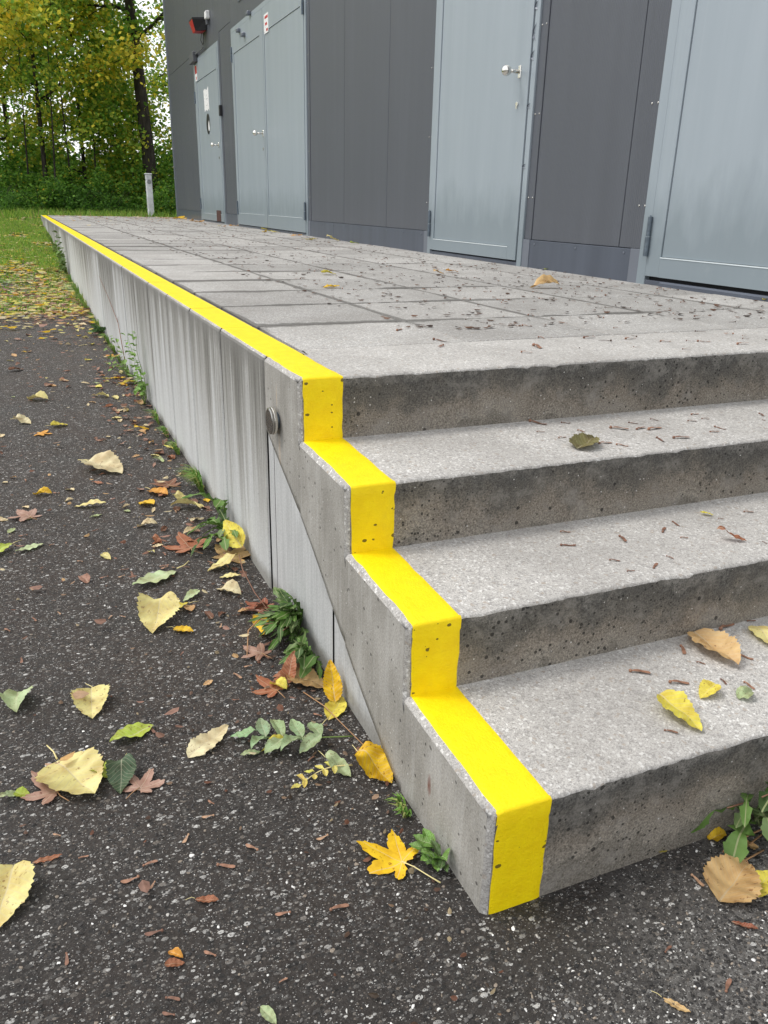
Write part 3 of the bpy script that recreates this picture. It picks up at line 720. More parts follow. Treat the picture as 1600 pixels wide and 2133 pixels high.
m_ = MB(); m_.box(-.0275, -.0195, 15.80, 15.99, 2.44, 2.70); m_.obj('sticker', M_WHITE, d1)
m_ = MB(); m_.box(-.029, -.0276, 15.81, 15.98, 2.56, 2.69); m_.box(-.029, -.0276, 15.84, 15.90, 2.46, 2.51); m_.obj('sticker_print', M_RED, d1)
m_ = MB(); m_.box(-.10, -.021, 15.72, 16.14, 2.73, 2.90, 0, .01); m_.box(-.062, -.045, 14.95, 15.72, 2.84, 2.865); m_.obj('door_closer', M_GREYBOX, d1)
m_ = MB(); m_.box(-.05, -.006, 13.805, 13.885, 1.70, 1.86, 0, .006); part(m_, 'card_reader', M_BLACK)
# louvred grille above the double door
lv = empty('vent_grille'); lv.parent = bld
m_ = MB(); m_.box(-.015, 0.01, 11.15, 12.36, 3.06, 3.12, 0, .004); m_.box(-.015, .01, 11.15, 12.36, 3.9, 3.96); m_.box(-.015, .01, 11.15, 11.20, 3.12, 3.9); m_.box(-.015, .01, 12.31, 12.36, 3.12, 3.9); m_.obj('frame', M_TRIM, lv)
m_ = MB(); m_.box(-.002, -.001, 11.2, 12.31, 3.12, 3.9); m_.obj('backing', M_DARK, lv)
for k in range(11):
    z = 3.14+k*.07; m_ = MB(); m_.add([(-.012, 11.2, z), (-.012, 12.31, z), (-.002, 12.31, z+.05), (-.002, 11.2, z+.05), (-.010, 11.2, z-.003), (-.010, 12.31, z-.003), (-.0005, 12.31, z+.047), (-.0005, 11.2, z+.047)], [(0, 1, 2, 3), (4, 7, 6, 5), (0, 4, 5, 1)]); m_.obj('louvre', M_GREYBOX, lv)

# alarm lamp above the narrow door
al = empty('alarm_lamp', (BX+BK*15.0, 14.98, TOP+3.24), -math.atan(BK)); al.scale = (.52, .52, .62); tag(al, 'black and red alarm lamp on the wall above the narrow door', 'alarm lamp')
m_ = MB(); m_.add([(-.03, -.42, .02), (-.46, -.34, .0), (-.46, .26, .0), (-.03, .34, .02), (-.03, -.36, -.24), (-.36, -.26, -.27), (-.36, .20, -.27), (-.03, .28, -.24), (-.03, -.42, .06), (-.46, -.34, .04), (-.46, .26, .04), (-.03, .34, .06)],
    [(0, 1, 5, 4), (2, 3, 7, 6), (3, 0, 4, 7), (8, 11, 10, 9), (0, 8, 9, 1), (1, 9, 10, 2), (2, 10, 11, 3), (3, 11, 8, 0)]); m_.obj('housing', M_BLACK, al)
m_ = MB(); m_.add([(-.461, -.33, -.005), (-.463, .25, -.005), (-.362, .20, -.272), (-.362, -.26, -.272), (-.04, .27, -.25), (-.04, -.35, -.25)], [(0, 1, 2, 3), (3, 2, 4, 5)])
m_.add([(-.445, .262, -.01), (-.25, .303, -.005), (-.20, .252, -.255), (-.352, .215, -.268)], [(0, 1, 2, 3)]); m_.obj('red_lens', M_RED, al)
m_ = MB(); m_.box(-.03, 0, -.2, .2, -.2, .12); m_.obj('wall_bracket', M_GREYBOX, al)
m_ = MB(); m_.tube([(-.05, .05, -.26), (-.06, .06, -.45), (-.05, .10, -.52)], .012, 6); m_.tube([(-.09, .12, -.26), (-.12, .20, -.42), (-.06, .12, -.55)], .010, 6); m_.obj('cable', M_BLACK, al, True)
jb = empty('junction_box', (BX+BK*14.6, 14.55, TOP+3.27), -math.atan(BK)); tag(jb, 'small white junction box on the wall right of the red alarm lamp', 'junction box')
m_ = MB(); m_.box(-.07, 0, -.07, .07, -.06, .06, 0, .01); m_.obj('box', M_WHITE, jb); m_ = MB(); m_.tube([(-.04, 0, -.07), (-.04, 0, -.14)], .025, 8); m_.obj('gland', M_GREYBOX, jb)

# bollard light beyond the terrace
bo = empty('bollard_light', (2.52, 20.45, .61), 0); tag(bo, 'slim pale grey bollard light standing beyond the far end of the terrace', 'bollard light')
m_ = MB(); m_.box(-.07, .07, -.07, .07, -.05, .88, 0, .012); m_.obj('post', M_POST, bo)
m_ = MB(); m_.box(-.07, .07, -.07, .07, .882, 1.0, 0, .012); m_.box(-.082, .082, -.082, .082, 1.0, 1.03, 0, .008); m_.obj('cap', M_POST, bo)
m_ = MB(); m_.tube([(.0, -.069, .84), (.0, -.085, .84)], [.05, .045], 16); m_.obj('lens', plain('bollard_lens', (.28, .29, .30), .3), bo)

# ================================================================ EDGING, GRASS PAVERS, LAWN
kb = empty('path_edging', (0, 7.1, 0)); tag(kb, kind='structure')
x = -.06; k = 0; rs0 = random.Random(2)
while x > -9:
    L_ = .5; m_ = MB(); m_.box(x-L_+.004, x, -.035, .015, -.1, gz(0, 7.1)+.005+rs0.uniform(-.004, .003), 0, .006); m_.obj('edging_stone', M_KERB, kb); x -= L_; k += 1
sp = MB(); rs = random.Random(4)
y = 7.2; row = 0
while y < 11.6:
    x = -.3-(.11 if row % 2 else 0)
    while x > -6:
        z = gz(x, y)+rs.uniform(.002, .008); sp.box(x-.19, x-.01, y, y+.078, z-.06, z, 0); x -= .2
    y += .125; row += 1
s_ = sp.obj('grass_pavers', M_SETT); tag(s_, 'mossy grey paving blocks with grass joints beyond the asphalt', 'pavers', kind='stuff')

def color_attr(me, C, dom='POINT'):
    at = me.attributes.new('Col', 'FLOAT_COLOR', dom); cc = np.ones((len(C), 4), dtype=np.float32); cc[:, :3] = C; at.data.foreach_set('color', cc.ravel())
def gz_np(y): return np.interp(y, [a for a, _ in TERR], [b for _, b in TERR])
rs = np.random.default_rng(11)
def grass(name, N, x0, x1, y0, y1, h0, h1, keep=None):
    X = rs.uniform(x0, x1, N*3); Y = y0+(y1-y0)*rs.random(N*3)
    if keep is not None:
        k_ = keep(X, Y); X = X[k_]; Y = Y[k_]
    X = X[:N]; Y = Y[:N]; n = len(X)
    Z = gz_np(Y)+.002*X
    a = rs.uniform(0, 6.28, n); h = rs.uniform(h0, h1, n); wd = rs.uniform(.003, .007, n)*(1+Y/14); le = rs.uniform(.2, .9, n)*h; la = rs.uniform(0, 6.28, n)
    P0 = np.stack([X-np.cos(a)*wd, Y-np.sin(a)*wd, Z], -1); P1 = np.stack([X+np.cos(a)*wd, Y+np.sin(a)*wd, Z], -1)
    P2 = np.stack([X+np.cos(la)*le, Y+np.sin(la)*le, Z+h], -1)
    V = np.stack([P0, P1, P2], 1).reshape(-1, 3); F = np.arange(n*3).reshape(-1, 3)
    me = bpy.data.meshes.new(name); me.from_pydata(V.tolist(), [], F.tolist())
    pal = np.array([(.17, .33, .04), (.23, .40, .05), (.32, .47, .07), (.12, .23, .035), (.46, .48, .10), (.38, .32, .13)])
    C = pal[rs.choice(6, n, p=[.28, .27, .2, .12, .08, .05])]*rs.uniform(.8, 1.2, (n, 1)); color_attr(me, np.repeat(C, 3, 0)); me.materials.append(M_GRASS)
    return link(bpy.data.objects.new(name, me))
def pk(X, Y):
    fr = ((Y-7.2) % .125)/.125
    patch = np.sin(X*3.1+1)*np.sin(Y*2.3)+np.sin(X*7.7+Y*3.9)*.5
    return (fr > .62) | (patch > .55) | (X > -.28) | ((Y > 7.2) & (Y < 8.9) & (patch > .1))
tag(grass('joint_grass', 16000, -4.5, -.01, 7.15, 11.6, .015, .06, pk), 'short grass growing through the joints of the old pavers', 'grass', kind='stuff')
tag(grass('lawn', 70000, -3.2, -.01, 10.6, 21.5, .02, .085, lambda X, Y: np.sin(X*5+Y*1.3)+np.sin(X*2.1-Y*2.9)+np.sin(X*11+Y*7)*.6 > -1.0), 'mown bright green grass bank beside the far end of the wall', 'grass', kind='stuff')
tag(grass('rough_grass', 30000, -9, 8, 19.7, 25, .06, .25, lambda X, Y: (X > -9)), 'rough grass at the foot of the trees', 'grass', kind='stuff')
tag(grass('side_lawn', 16000, -9, -3.2, 7.2, 21.5, .04, .10), 'mown grass further left of the path', 'grass', kind='stuff')

# ================================================================ TREES
def leaf_cloud(C, n, size, spread, pal, prob, seed, zmin=.15):
    """C: (m,3) cluster centres -> arrays of quads"""
    r_ = np.random.default_rng(seed); m = len(C)
    idx = r_.integers(m, size=n); P = C[idx]+r_.normal(0, 1, (n, 3))*np.array([spread, spread, spread*.7])
    P = P[P[:, 2] > zmin]; idx = idx[:len(P)]; n = len(P)
    a = r_.normal(0, 1, (n, 3)); a[:, 2] *= .55; a /= np.linalg.norm(a, axis=1)[:, None]
    b = np.cross(a, r_.normal(0, 1, (n, 3))); b /= np.linalg.norm(b, axis=1)[:, None]
    s_ = (size*r_.uniform(.6, 1.25, n))[:, None]
    V = np.stack([P-a*s_*.5, P+b*s_*.36, P+a*s_*.55, P-b*s_*.36], 1).reshape(-1, 3)
    clus = r_.random(m); ci = np.clip((r_.random(n)*.55+clus[idx]*.45), 0, .9999)
    cum = np.cumsum(prob)/np.sum(prob); col = np.array(pal)[np.searchsorted(cum, ci)]*r_.uniform(.75, 1.25, (n, 1))
    return V, np.arange(n*4).reshape(-1, 4), np.repeat(col, 4, 0)
GREENS = [(.06, .15, .022), (.12, .27, .035), (.20, .38, .05), (.32, .46, .055), (.50, .54, .06), (.80, .68, .07), (.85, .58, .05)]
P_GREEN = [.24, .28, .2, .13, .08, .05, .02]; P_YEL = [.02, .05, .08, .14, .24, .35, .12]; P_MIX = [.07, .13, .18, .2, .2, .16, .06]; P_DARK = [.5, .3, .14, .04, .02, 0, 0]
def make_tree(x, y, h, tr, nleaf, seed, prob, label, group=None, low=.12, rad=1.8, lean=(0, 0), leafsize=.10, name='broadleaf_tree', nlimb=9, spread=.26, gap=0):
    r_ = random.Random(seed); z0 = gz(x, y)-.05
    t = empty(name, (x, y, z0)); tag(t, label, 'tree', group)
    def trunk_at(u): return Vector((lean[0]*u*h+.12*math.sin(u*5+seed)*tr*6*u, lean[1]*u*h+.10*math.cos(u*4+seed)*tr*5*u, u*h*.92))
    m_ = MB(); us = [k/9 for k in range(10)]
    m_.tube([trunk_at(u) for u in us], [tr*(1.25 if k == 0 else 1)*(1-.78*u) for k, u in enumerate(us)], 9); m_.obj('trunk', M_BARK, t, True)
    cent = []
    for k in range(nlimb):
        u = low+(.95-low)*(k+.5*r_.random())/nlimb; p = trunk_at(u); az = k*2.4+r_.uniform(-.5, .5); L_ = rad*(1.15-.75*max(0, u-.35)/.65)*r_.uniform(.75, 1.15)*(.8 if u < .25 else 1)
        d = Vector((math.cos(az), math.sin(az), r_.uniform(.15, .7))).normalized()
        m_ = MB(); pts = [p]; q = p.copy()
        for j in range(5):
            d = (d+Vector((r_.uniform(-.25, .25), r_.uniform(-.25, .25), r_.uniform(-.12, .18)))).normalized(); q = q+d*L_/5; pts.append(q.copy())
            for e in range(2 if j else 1):
                dd = (d+Vector((r_.uniform(-1, 1), r_.uniform(-1, 1), r_.uniform(-.5, .6)))).normalized(); e1 = q+dd*L_*.20; e2 = e1+(dd+Vector((0, 0, -.25))).normalized()*L_*.16
                m_.tube([q, e1, e2], [tr*.10, tr*.06, tr*.025], 4, cap=False)
                if r_.random() > gap: cent += [e1, e2, (e1+q)/2]
        b0 = tr*(1-.78*u)*.45; m_.tube(pts, [b0, b0*.8, b0*.62, b0*.45, b0*.3, b0*.14], 6)
        m_.obj('limb', M_BARK, t, True); 
        if r_.random() > gap*.5: cent += pts[2:]
    V, F, C = leaf_cloud(np.array([c[:] for c in cent]), nleaf, leafsize, spread, GREENS, prob, seed)
    me = bpy.data.meshes.new('crown'); me.from_pydata(V.tolist(), [], F.tolist()); color_attr(me, C); me.materials.append(M_FOL); link(bpy.data.objects.new('crown', me), t)
    return t
TL = [
 # x, y, h, trunk r, leaves, prob, label, low, rad, lean, gap
 (3.22, 24.3, 11.5, .21, 5600, P_MIX, 'tall dark trunked tree with ragged crown left of the building corner', .42, 2.2, (-.06, 0), .45),
 (3.05, 30.5, 11, .12, 3600, P_MIX, 'slim dark tree showing white sky through its crown beside the tall trunk', .35, 1.7, (.0, 0), .5),
 (1.45, 25.5, 8.6, .06, 10500, [.10, .2, .24, .2, .14, .09, .03], 'dense green tree with thin stems in the middle of the tree line', .06, 2.0, (.01, 0), .05),
 (.35, 24.5, 9.4, .07, 11500, P_YEL, 'yellow leaved tree overhanging the lawn at the left edge', .30, 2.2, (.02, -.02), .05),
 (-1.3, 25.5, 9.2, .15, 8200, P_YEL, 'yellow green tree with a dark trunk at the far left edge', .2, 2.3, (0, 0), .1),
 (2.45, 26.2, 5.0, .05, 6500, P_MIX, 'low bushy olive green tree right of the middle of the tree line', .08, 1.3, (0, 0), .1),
 (5.2, 27.5, 8.5, .07, 5000, P_MIX, 'yellow green tree half hidden by the building corner', .10, 1.6, (0, 0), .25),
 (.9, 29.5, 10.5, .08, 8000, P_MIX, 'tall thin tree behind the yellow leaved tree', .25, 2.0, (0, 0), .15),
 (-.4, 30.5, 10.5, .09, 7500, P_MIX, 'tall green yellow tree standing behind the left edge trees', .2, 2.1, (0, 0), .1),
]
for k, (x, y, h, tr, nl, pr, lab, low, rad, lean, gap) in enumerate(TL):
    make_tree(x, y, h, tr, nl, 31+k*7, pr, lab, None, low, rad, lean, .135, 'broadleaf_tree', 11, .27, gap)
r_ = random.Random(77); k = 0
for x, y in ((-3.6, 25.2), (-5.8, 26.5), (-8.2, 25.4), (-2.6, 31), (-6.8, 31.5), (6.9, 29.5), (8.6, 27), (-1.2, 34.5), (-4.6, 35), (8.0, 36), (10.5, 30), (-11, 28), (12.5, 27), (6.3, 35)):
    make_tree(x, y, r_.uniform(8.5, 11.5), r_.uniform(.08, .16), 4200, 200+k, (P_MIX, P_GREEN, P_YEL)[k % 3], 'autumn tree in the further row of the woodland', 'further woodland trees', .1, 2.2, (0, 0), .13, 'broadleaf_tree', 9, .34, .1); k += 1
# bare saplings: thin dark upright stems in front of the crowns
for k, (x, y, h) in enumerate(((1.0, 23.9, 6.0), (1.65, 24.6, 5.2), (2.55, 25.9, 6.5), (.5, 23.4, 5.6), (2.6, 24.6, 3.2), (4.5, 24.8, 4.2), (-.1, 24.3, 6.2))):
    make_tree(x, y, h, .028, 900, 400+k, P_MIX, 'thin dark sapling '+('left of centre in the tree line', 'in the middle of the tree line', 'just behind the second sapling to the right', 'nearest to the yellow leaved tree', 'low and leaning just left of the bollard light', 'closest to the building corner', 'at the left edge of the view')[k], 'saplings at the woodland edge', .3, .8, (r_.uniform(-.09, .09), 0), .11, 'sapling', 6, .2, .2)
# shrubs and undergrowth
def bush_mesh(seed, prob, n, rx, rz, size):
    rr = np.random.default_rng(seed); c = rr.normal(0, 1, (46, 3)); c /= np.linalg.norm(c, axis=1)[:, None]; c *= rr.random((46, 1))**.4
    c = c*np.array([rx, rx*.8, rz]); c[:, 2] = np.abs(c[:, 2])+.08
    V, F, C = leaf_cloud(c, n, size, .13, GREENS, prob, seed, .01); me = bpy.data.meshes.new('foliage'); me.from_pydata(V.tolist(), [], F.tolist()); color_attr(me, C); me.materials.append(M_FOL); return me
BM_ = [bush_mesh(500, P_DARK, 3200, .85, .75, .075), bush_mesh(501, [.3, .3, .2, .1, .05, .03, .02], 3000, .8, .95, .08), bush_mesh(502, P_DARK, 3000, 1.0, .55, .06), bush_mesh(503, P_GREEN, 3600, 1.0, 1.5, .09)]
stemme = None
def bush(x, y, k, s, label, group, rz=None):
    global stemme
    t = empty('bramble_bush', (x, y, gz(x, y)-.03), r_.uniform(0, 6.28)); t.scale = (s, s, s*r_.uniform(.85, 1.15)); tag(t, label, 'bush', group)
    link(bpy.data.objects.new('foliage', BM_[k]), t)
    if stemme is None:
        m_ = MB(); rr = random.Random(8)
        for q in range(9):
            a = q*.7; m_.tube([(0, 0, 0), (.25*math.cos(a), .25*math.sin(a), .35), (.6*math.cos(a+.2), .6*math.sin(a+.2), .75)], [.012, .009, .004], 4)
        o = m_.obj('stems', M_BARK, t); stemme = o.data
    else: link(bpy.data.objects.new('stems', stemme), t)
for i in range(17): 
    x = -8+i*1.0; bush(x+r_.uniform(-.2, .2), 22.4+r_.uniform(-.4, .5), (0, 2, 1)[i % 3], r_.uniform(.85, 1.1), 'low dark green bramble bush along the woodland edge', 'bramble bushes along the woodland edge')
for i in range(13):
    x = -7+i*1.25; bush(x+r_.uniform(-.3, .3), 24.0+r_.uniform(-.3, .6), 3, r_.uniform(.8, 1.15), 'taller leafy green shrub under the trees', 'shrubs under the trees')
for i in range(12):
    x = -8+i*1.5; bush(x+r_.uniform(-.3, .3), 27.5+r_.uniform(-.6, 1.2), 3, r_.uniform(1.1, 1.6), 'tall shrub deep inside the woodland', 'shrubs deep in the woodland')
# far-off wood closing the view
rr = np.random.default_rng(71); xx = rr.uniform(-70, 90, 2600); zz = rr.random(2600)**1.3*4.5; cc = np.stack([xx, 62+rr.normal(0, 3, 2600), zz+.6], 1); cc = cc[(cc[:, 2] < 2.6+1.0*np.sin(cc[:, 0]*.33)+1.0*np.sin(cc[:, 0]*.9)) ]
V, F, C = leaf_cloud(cc, 60000, .42, .5, GREENS, P_DARK, 71, .2)
me = bpy.data.meshes.new('far_wood'); me.from_pydata(V.tolist(), [], F.tolist()); color_attr(me, C); me.materials.append(M_FOL); o = link(bpy.data.objects.new('far_wood', me)); tag(o, 'far dark green wood closing the view behind the trees', 'wood', kind='stuff')

LEAVES = [
 ('ovate', 'g', -0.6, 0.633, 0.005, -0.54, 0.5, 0.003, 1.0, (0.8, 0.72, 0.3), 'large pale yellow serrated leaf overlapping a brown maple leaf at the left'),
 ('maple', 'g', -0.606, 0.549, 0.004, -0.653, 0.617, 0.004, 1.0, (0.42, 0.26, 0.2), 'faded brown maple leaf half hidden under the large pale yellow leaf'),
 ('ovate', 'g', -0.532, 0.593, 0.004, -0.509, 0.545, 0.004, 0.75, (0.46, 0.58, 0.08), 'small lime green leaf touching the right edge of the large pale yellow leaf'),
 ('ovate', 'g', -0.482, 0.574, 0.004, -0.496, 0.499, 0.004, 0.75, (0.08, 0.13, 0.07), 'dark green oval leaf right of the large pale yellow leaf'),
 ('maple', 'g', -0.46, 0.5, 0.004, -0.425, 0.553, 0.004, 1.0, (0.42, 0.26, 0.2), 'shrivelled tan maple leaf with long stalk right of a dark green oval leaf'),
 ('lance', 'g', -0.405, 0.686, 0.005, -0.499, 0.658, 0.005, 0.42, (0.46, 0.58, 0.08), 'lime green pointed leaf lying alone on the asphalt'),
 ('ovate', 'g', -0.353, 0.561, 0.004, -0.262, 0.617, 0.005, 0.5, (0.82, 0.74, 0.46), 'dried cream leaf with brown blotches left of the fallen green compound leaf'),
 ('ovate', 'g', -0.518, 0.855, 0.007, -0.524, 0.76, 0.006, 1.0, (0.8, 0.72, 0.3), 'pale yellow triangular leaf above the lime green pointed leaf'),
 ('ovate', 'g', -0.671, 0.919, 0.007, -0.672, 0.835, 0.006, 0.85, (0.5, 0.62, 0.34), 'greenish cream round leaf near the left edge of the asphalt'),
 ('ovate', 'g', -0.304, 1.199, 0.01, -0.351, 1.08, 0.009, 1.0, (0.8, 0.72, 0.3), 'pale yellow leaf with a longer yellow green leaf tucked behind it'),
 ('lance', 'g', -0.235, 1.202, 0.01, -0.305, 1.179, 0.01, 0.38, (0.8, 0.7, 0.1), 'yellow green oblong leaf tucked behind a pale yellow leaf'),
 ('ovate', 'g', -0.295, 1.082, 0.009, -0.253, 1.047, 0.009, 0.6, (0.86, 0.56, 0.02), 'small bright yellow leaf with bent stalk beside the pale yellow leaf'),
 ('lance', 'g', -0.228, 1.426, 0.012, -0.366, 1.35, 0.012, 0.4, (0.5, 0.62, 0.34), 'pale green torn leaf lying diagonally in the middle of the asphalt'),
 ('ovate', 'g', -0.197, 1.264, 0.011, -0.246, 1.227, 0.011, 0.5, (0.5, 0.62, 0.34), 'small pale green leaf between the torn green leaf and the wall'),
 ('lance', 'g', -0.145, 1.273, 0.011, -0.09, 1.195, 0.011, 0.4, (0.82, 0.74, 0.46), 'narrow cream leaf below the yellow leaves at the wall foot'),
 ('lance', 'g', -0.045, 1.411, 0.013, -0.144, 1.394, 0.012, 0.5, (0.8, 0.72, 0.3), 'butter yellow pointed leaf below the dandelion at the wall foot'),
 ('lance', 'g', -0.059, 1.32, 0.012, -0.12, 1.34, 0.012, 0.4, (0.8, 0.72, 0.3), 'pale yellow leaf directly under the butter yellow pointed leaf'),
 ('maple', 'g', -0.059, 1.461, 0.013, 0.021, 1.549, 0.014, 1.0, (0.7, 0.48, 0.22), 'sand coloured maple leaf leaning against the wall foot'),
 ('ovate', 'w', -0.03, 1.444, 0.064, -0.05, 1.542, 0.11, 0.62, (0.8, 0.7, 0.1), 'yellow oval leaf standing on edge among the dandelion leaves'),
 ('maple', 'g', -0.158, 1.575, 0.014, -0.183, 1.696, 0.015, 1.0, (0.42, 0.17, 0.09), 'rust red maple leaf left of the dandelion at the wall foot'),
 ('lance', 'g', -0.042, 1.929, 0.017, -0.16, 1.952, 0.017, 0.36, (0.8, 0.72, 0.3), 'pale yellow long leaf above the dandelion near the wall'),
 ('ovate', 'g', -0.125, 2.048, 0.018, -0.092, 1.988, 0.018, 0.6, (0.8, 0.72, 0.3), 'small pale yellow leaf just above a long pale yellow leaf'),
 ('ovate', 'g', -0.213, 2.001, 0.018, -0.259, 2.049, 0.018, 0.8, (0.86, 0.56, 0.02), 'egg yolk yellow round leaf in the middle of the asphalt'),
 ('ovate', 'g', -0.2, 2.158, 0.019, -0.147, 2.083, 0.019, 0.7, (0.78, 0.38, 0.06), 'orange yellow leaf below a dark red maple leaf'),
 ('maple', 'g', -0.126, 2.188, 0.02, -0.166, 2.279, 0.02, 1.0, (0.26, 0.12, 0.07), 'dark red brown maple leaf beside the grass tuft'),
 ('lance', 'g', -0.367, 2.057, 0.018, -0.476, 2.081, 0.018, 0.34, (0.8, 0.72, 0.3), 'pale yellow curled long leaf left of the egg yolk yellow leaf'),
 ('ovate', 'g', -0.604, 2.269, 0.019, -0.543, 2.242, 0.019, 0.6, (0.86, 0.56, 0.02), 'spotted yellow oval leaf alone on the left asphalt'),
 ('maple', 'g', -0.624, 2.028, 0.017, -0.672, 2.103, 0.018, 1.0, (0.42, 0.26, 0.2), 'pinkish brown small maple leaf at the left edge of the asphalt'),
 ('ovate', 'g', -0.384, 2.547, 0.022, -0.274, 2.404, 0.021, 0.9, (0.82, 0.74, 0.46), 'large cream leaf with toothed edge in the middle distance'),
 ('ovate', 'g', -0.383, 2.614, 0.023, -0.33, 2.582, 0.023, 0.6, (0.8, 0.72, 0.3), 'small yellow leaf resting on the large cream toothed leaf'),
 ('lance', 'g', -0.585, 1.778, 0.015, -0.67, 1.727, 0.014, 0.33, (0.5, 0.62, 0.34), 'pale green narrow leaf near the left edge'),
 ('lance', 'g', -0.679, 1.789, 0.015, -0.741, 1.716, 0.014, 0.4, (0.46, 0.58, 0.08), 'lime coloured leaf cut by the left edge of the view'),
 ('maple', 'g', -0.074, 0.145, 0.001, -0.13, 0.214, 0.002, 1.0, (0.86, 0.56, 0.02), 'bright yellow maple leaf with brown spot and long stalk near the step corner'),
 ('ovate', 'g', -0.041, 0.419, 0.004, -0.008, 0.335, 0.003, 0.82, (0.86, 0.56, 0.02), 'deep yellow serrated leaf touching the foot of the stair wall'),
 ('ovate', 'g', -0.085, 0.756, 0.007, -0.018, 0.685, 0.006, 0.75, (0.7, 0.48, 0.22), 'cream yellow leaf with toothed edge below the big dandelion'),
 ('ovate', 'w', -0.022, 0.62, 0.02, -0.018, 0.659, 0.101, 0.5, (0.86, 0.56, 0.02), 'deep yellow leaf leaning against the stair wall beside the big dandelion'),
 ('lance', 'g', -0.054, 0.571, 0.005, 0.001, 0.631, 0.006, 0.6, (0.8, 0.7, 0.1), 'yellow green leaf with long stalk at the foot of the stair wall'),
 ('maple', 'g', -0.128, 0.72, 0.006, -0.163, 0.787, 0.007, 1.0, (0.42, 0.17, 0.09), 'rust brown maple leaf below the pinkish maple leaf'),
 ('ovate', 'g', -0.127, 0.751, 0.007, -0.105, 0.711, 0.006, 0.8, (0.8, 0.7, 0.1), 'small crumpled yellow leaf beside the rust brown maple leaf'),
 ('maple', 'g', -0.118, 0.88, 0.008, -0.16, 0.93, 0.008, 1.1, (0.42, 0.26, 0.2), 'pinkish grey maple leaf left of the big dandelion'),
 ('ovate', 'w', -0.091, 0.748, 0.008, -0.072, 0.758, 0.08, 0.5, (0.42, 0.17, 0.09), 'curled brown leaf standing in front of the big dandelion'),
 ('lance', 'w', -0.08, 0.936, 0.053, -0.1, 1.074, -0.007, 0.4, (0.86, 0.56, 0.02), 'curved yellow leaf caught on the left side of the big dandelion'),
 ('maple', 'g', -0.051, 1.108, 0.01, -0.088, 1.167, 0.01, 1.0, (0.33, 0.11, 0.06), 'dark red crumpled leaf left of the top of the big dandelion'),
 ('lance', 'g', -0.261, 0.521, 0.004, -0.218, 0.521, 0.004, 0.42, (0.5, 0.62, 0.34), 'pale green small oval leaf left of the green compound leaf'),
 ('lance', 'g', -0.217, 0.523, 0.004, -0.157, 0.525, 0.004, 0.42, (0.8, 0.7, 0.1), 'yellow green curved leaf touching the green compound leaf'),
 ('lance', 'g', -0.107, 0.442, 0.004, -0.075, 0.382, 0.003, 0.5, (0.5, 0.62, 0.34), 'single pale green leaf below the green compound leaf'),
 ('ovate', 'g', -0.68, 0.368, 0.002, -0.706, 0.255, 0.001, 0.75, (0.8, 0.72, 0.3), 'large pale yellow leaf cut by the left edge of the view'),
 ('ovate', 'g', 0.377, -0.123, -0.0, 0.476, -0.085, 0.0, 1.05, (0.7, 0.48, 0.22), 'large tan serrated leaf below the dandelion at the lowest step'),
 ('lance', 'g', 0.428, -0.134, -0.0, 0.5, -0.115, -0.0, 0.6, (0.8, 0.7, 0.1), 'lemon yellow leaf right of the large tan serrated leaf'),
 ('ovate', 'g', 0.351, 0.0, 0.001, 0.374, -0.002, 0.001, 0.8, (0.8, 0.7, 0.1), 'tiny yellow green leaf at the foot of the lowest riser'),
 ('ovate', 'g', 0.461, -0.013, 0.001, 0.498, -0.015, 0.001, 0.8, (0.86, 0.56, 0.02), 'yellow leaf with black speckles under the dandelion at the lowest step'),
 ('ovate', 'g', 0.496, -0.049, 0.001, 0.53, -0.06, 0.0, 0.6, (0.7, 0.48, 0.22), 'small torn tan leaf under the dandelion at the lowest step'),
 ('lance', 'g', -0.366, -0.017, -0.001, -0.352, -0.048, -0.001, 0.5, (0.5, 0.62, 0.34), 'pale green spotted leaf at the bottom edge of the asphalt'),
 ('lance', 'g', -0.414, 0.202, 0.001, -0.379, 0.185, 0.001, 0.42, (0.42, 0.17, 0.09), 'glossy brown oval leaf on the lower asphalt'),
 ('lance', 'g', -0.653, 0.381, 0.002, -0.604, 0.378, 0.002, 0.25, (0.42, 0.17, 0.09), 'long narrow brown pod on the lower left asphalt'),
 ('ovate', 'g', -0.477, 0.099, -0.0, -0.45, 0.094, -0.0, 0.6, (0.42, 0.17, 0.09), 'brown leaf under a smaller orange brown leaf near the bottom'),
 ('ovate', 'g', -0.468, 0.122, 0.0, -0.451, 0.102, 0.0, 0.5, (0.78, 0.38, 0.06), 'small orange brown leaf lying on a brown leaf near the bottom'),
 ('lance', 'g', -0.703, 0.561, 0.004, -0.671, 0.575, 0.004, 0.55, (0.5, 0.62, 0.34), 'pale green leaf at the left edge beside a small yellow green leaf'),
 ('ovate', 'g', -0.676, 0.573, 0.004, -0.651, 0.553, 0.004, 0.75, (0.46, 0.58, 0.08), 'small yellow green veined leaf left of the large pale yellow leaf'),
 ('lance', 'g', 0.362, -0.161, -0.001, 0.39, -0.189, -0.001, 0.3, (0.33, 0.11, 0.06), 'dark red brown winged seed right of the stair corner'),
 ('lance', 'g', 0.168, -0.221, -0.002, 0.189, -0.256, -0.002, 0.28, (0.7, 0.48, 0.22), 'tan winged seed near the bottom right corner'),
 ('ovate', 'g', -0.688, 4.62, 0.041, -0.606, 4.672, 0.041, 0.6, (0.26, 0.12, 0.07), 'dark brown curled leaf at the far left of the asphalt'),
 ('ovate', 'g', -0.594, 3.829, 0.034, -0.498, 3.764, 0.033, 0.6, (0.8, 0.72, 0.3), 'pale yellow leaf on the far left asphalt'),
 ('ovate', 'g', -0.656, 3.364, 0.029, -0.593, 3.306, 0.029, 0.8, (0.82, 0.74, 0.46), 'round cream leaf on the far left asphalt'),
 ('ovate', 'g', -0.504, 3.222, 0.028, -0.43, 3.233, 0.028, 0.8, (0.8, 0.7, 0.1), 'lemon yellow leaf beside the orange leaf on the left asphalt'),
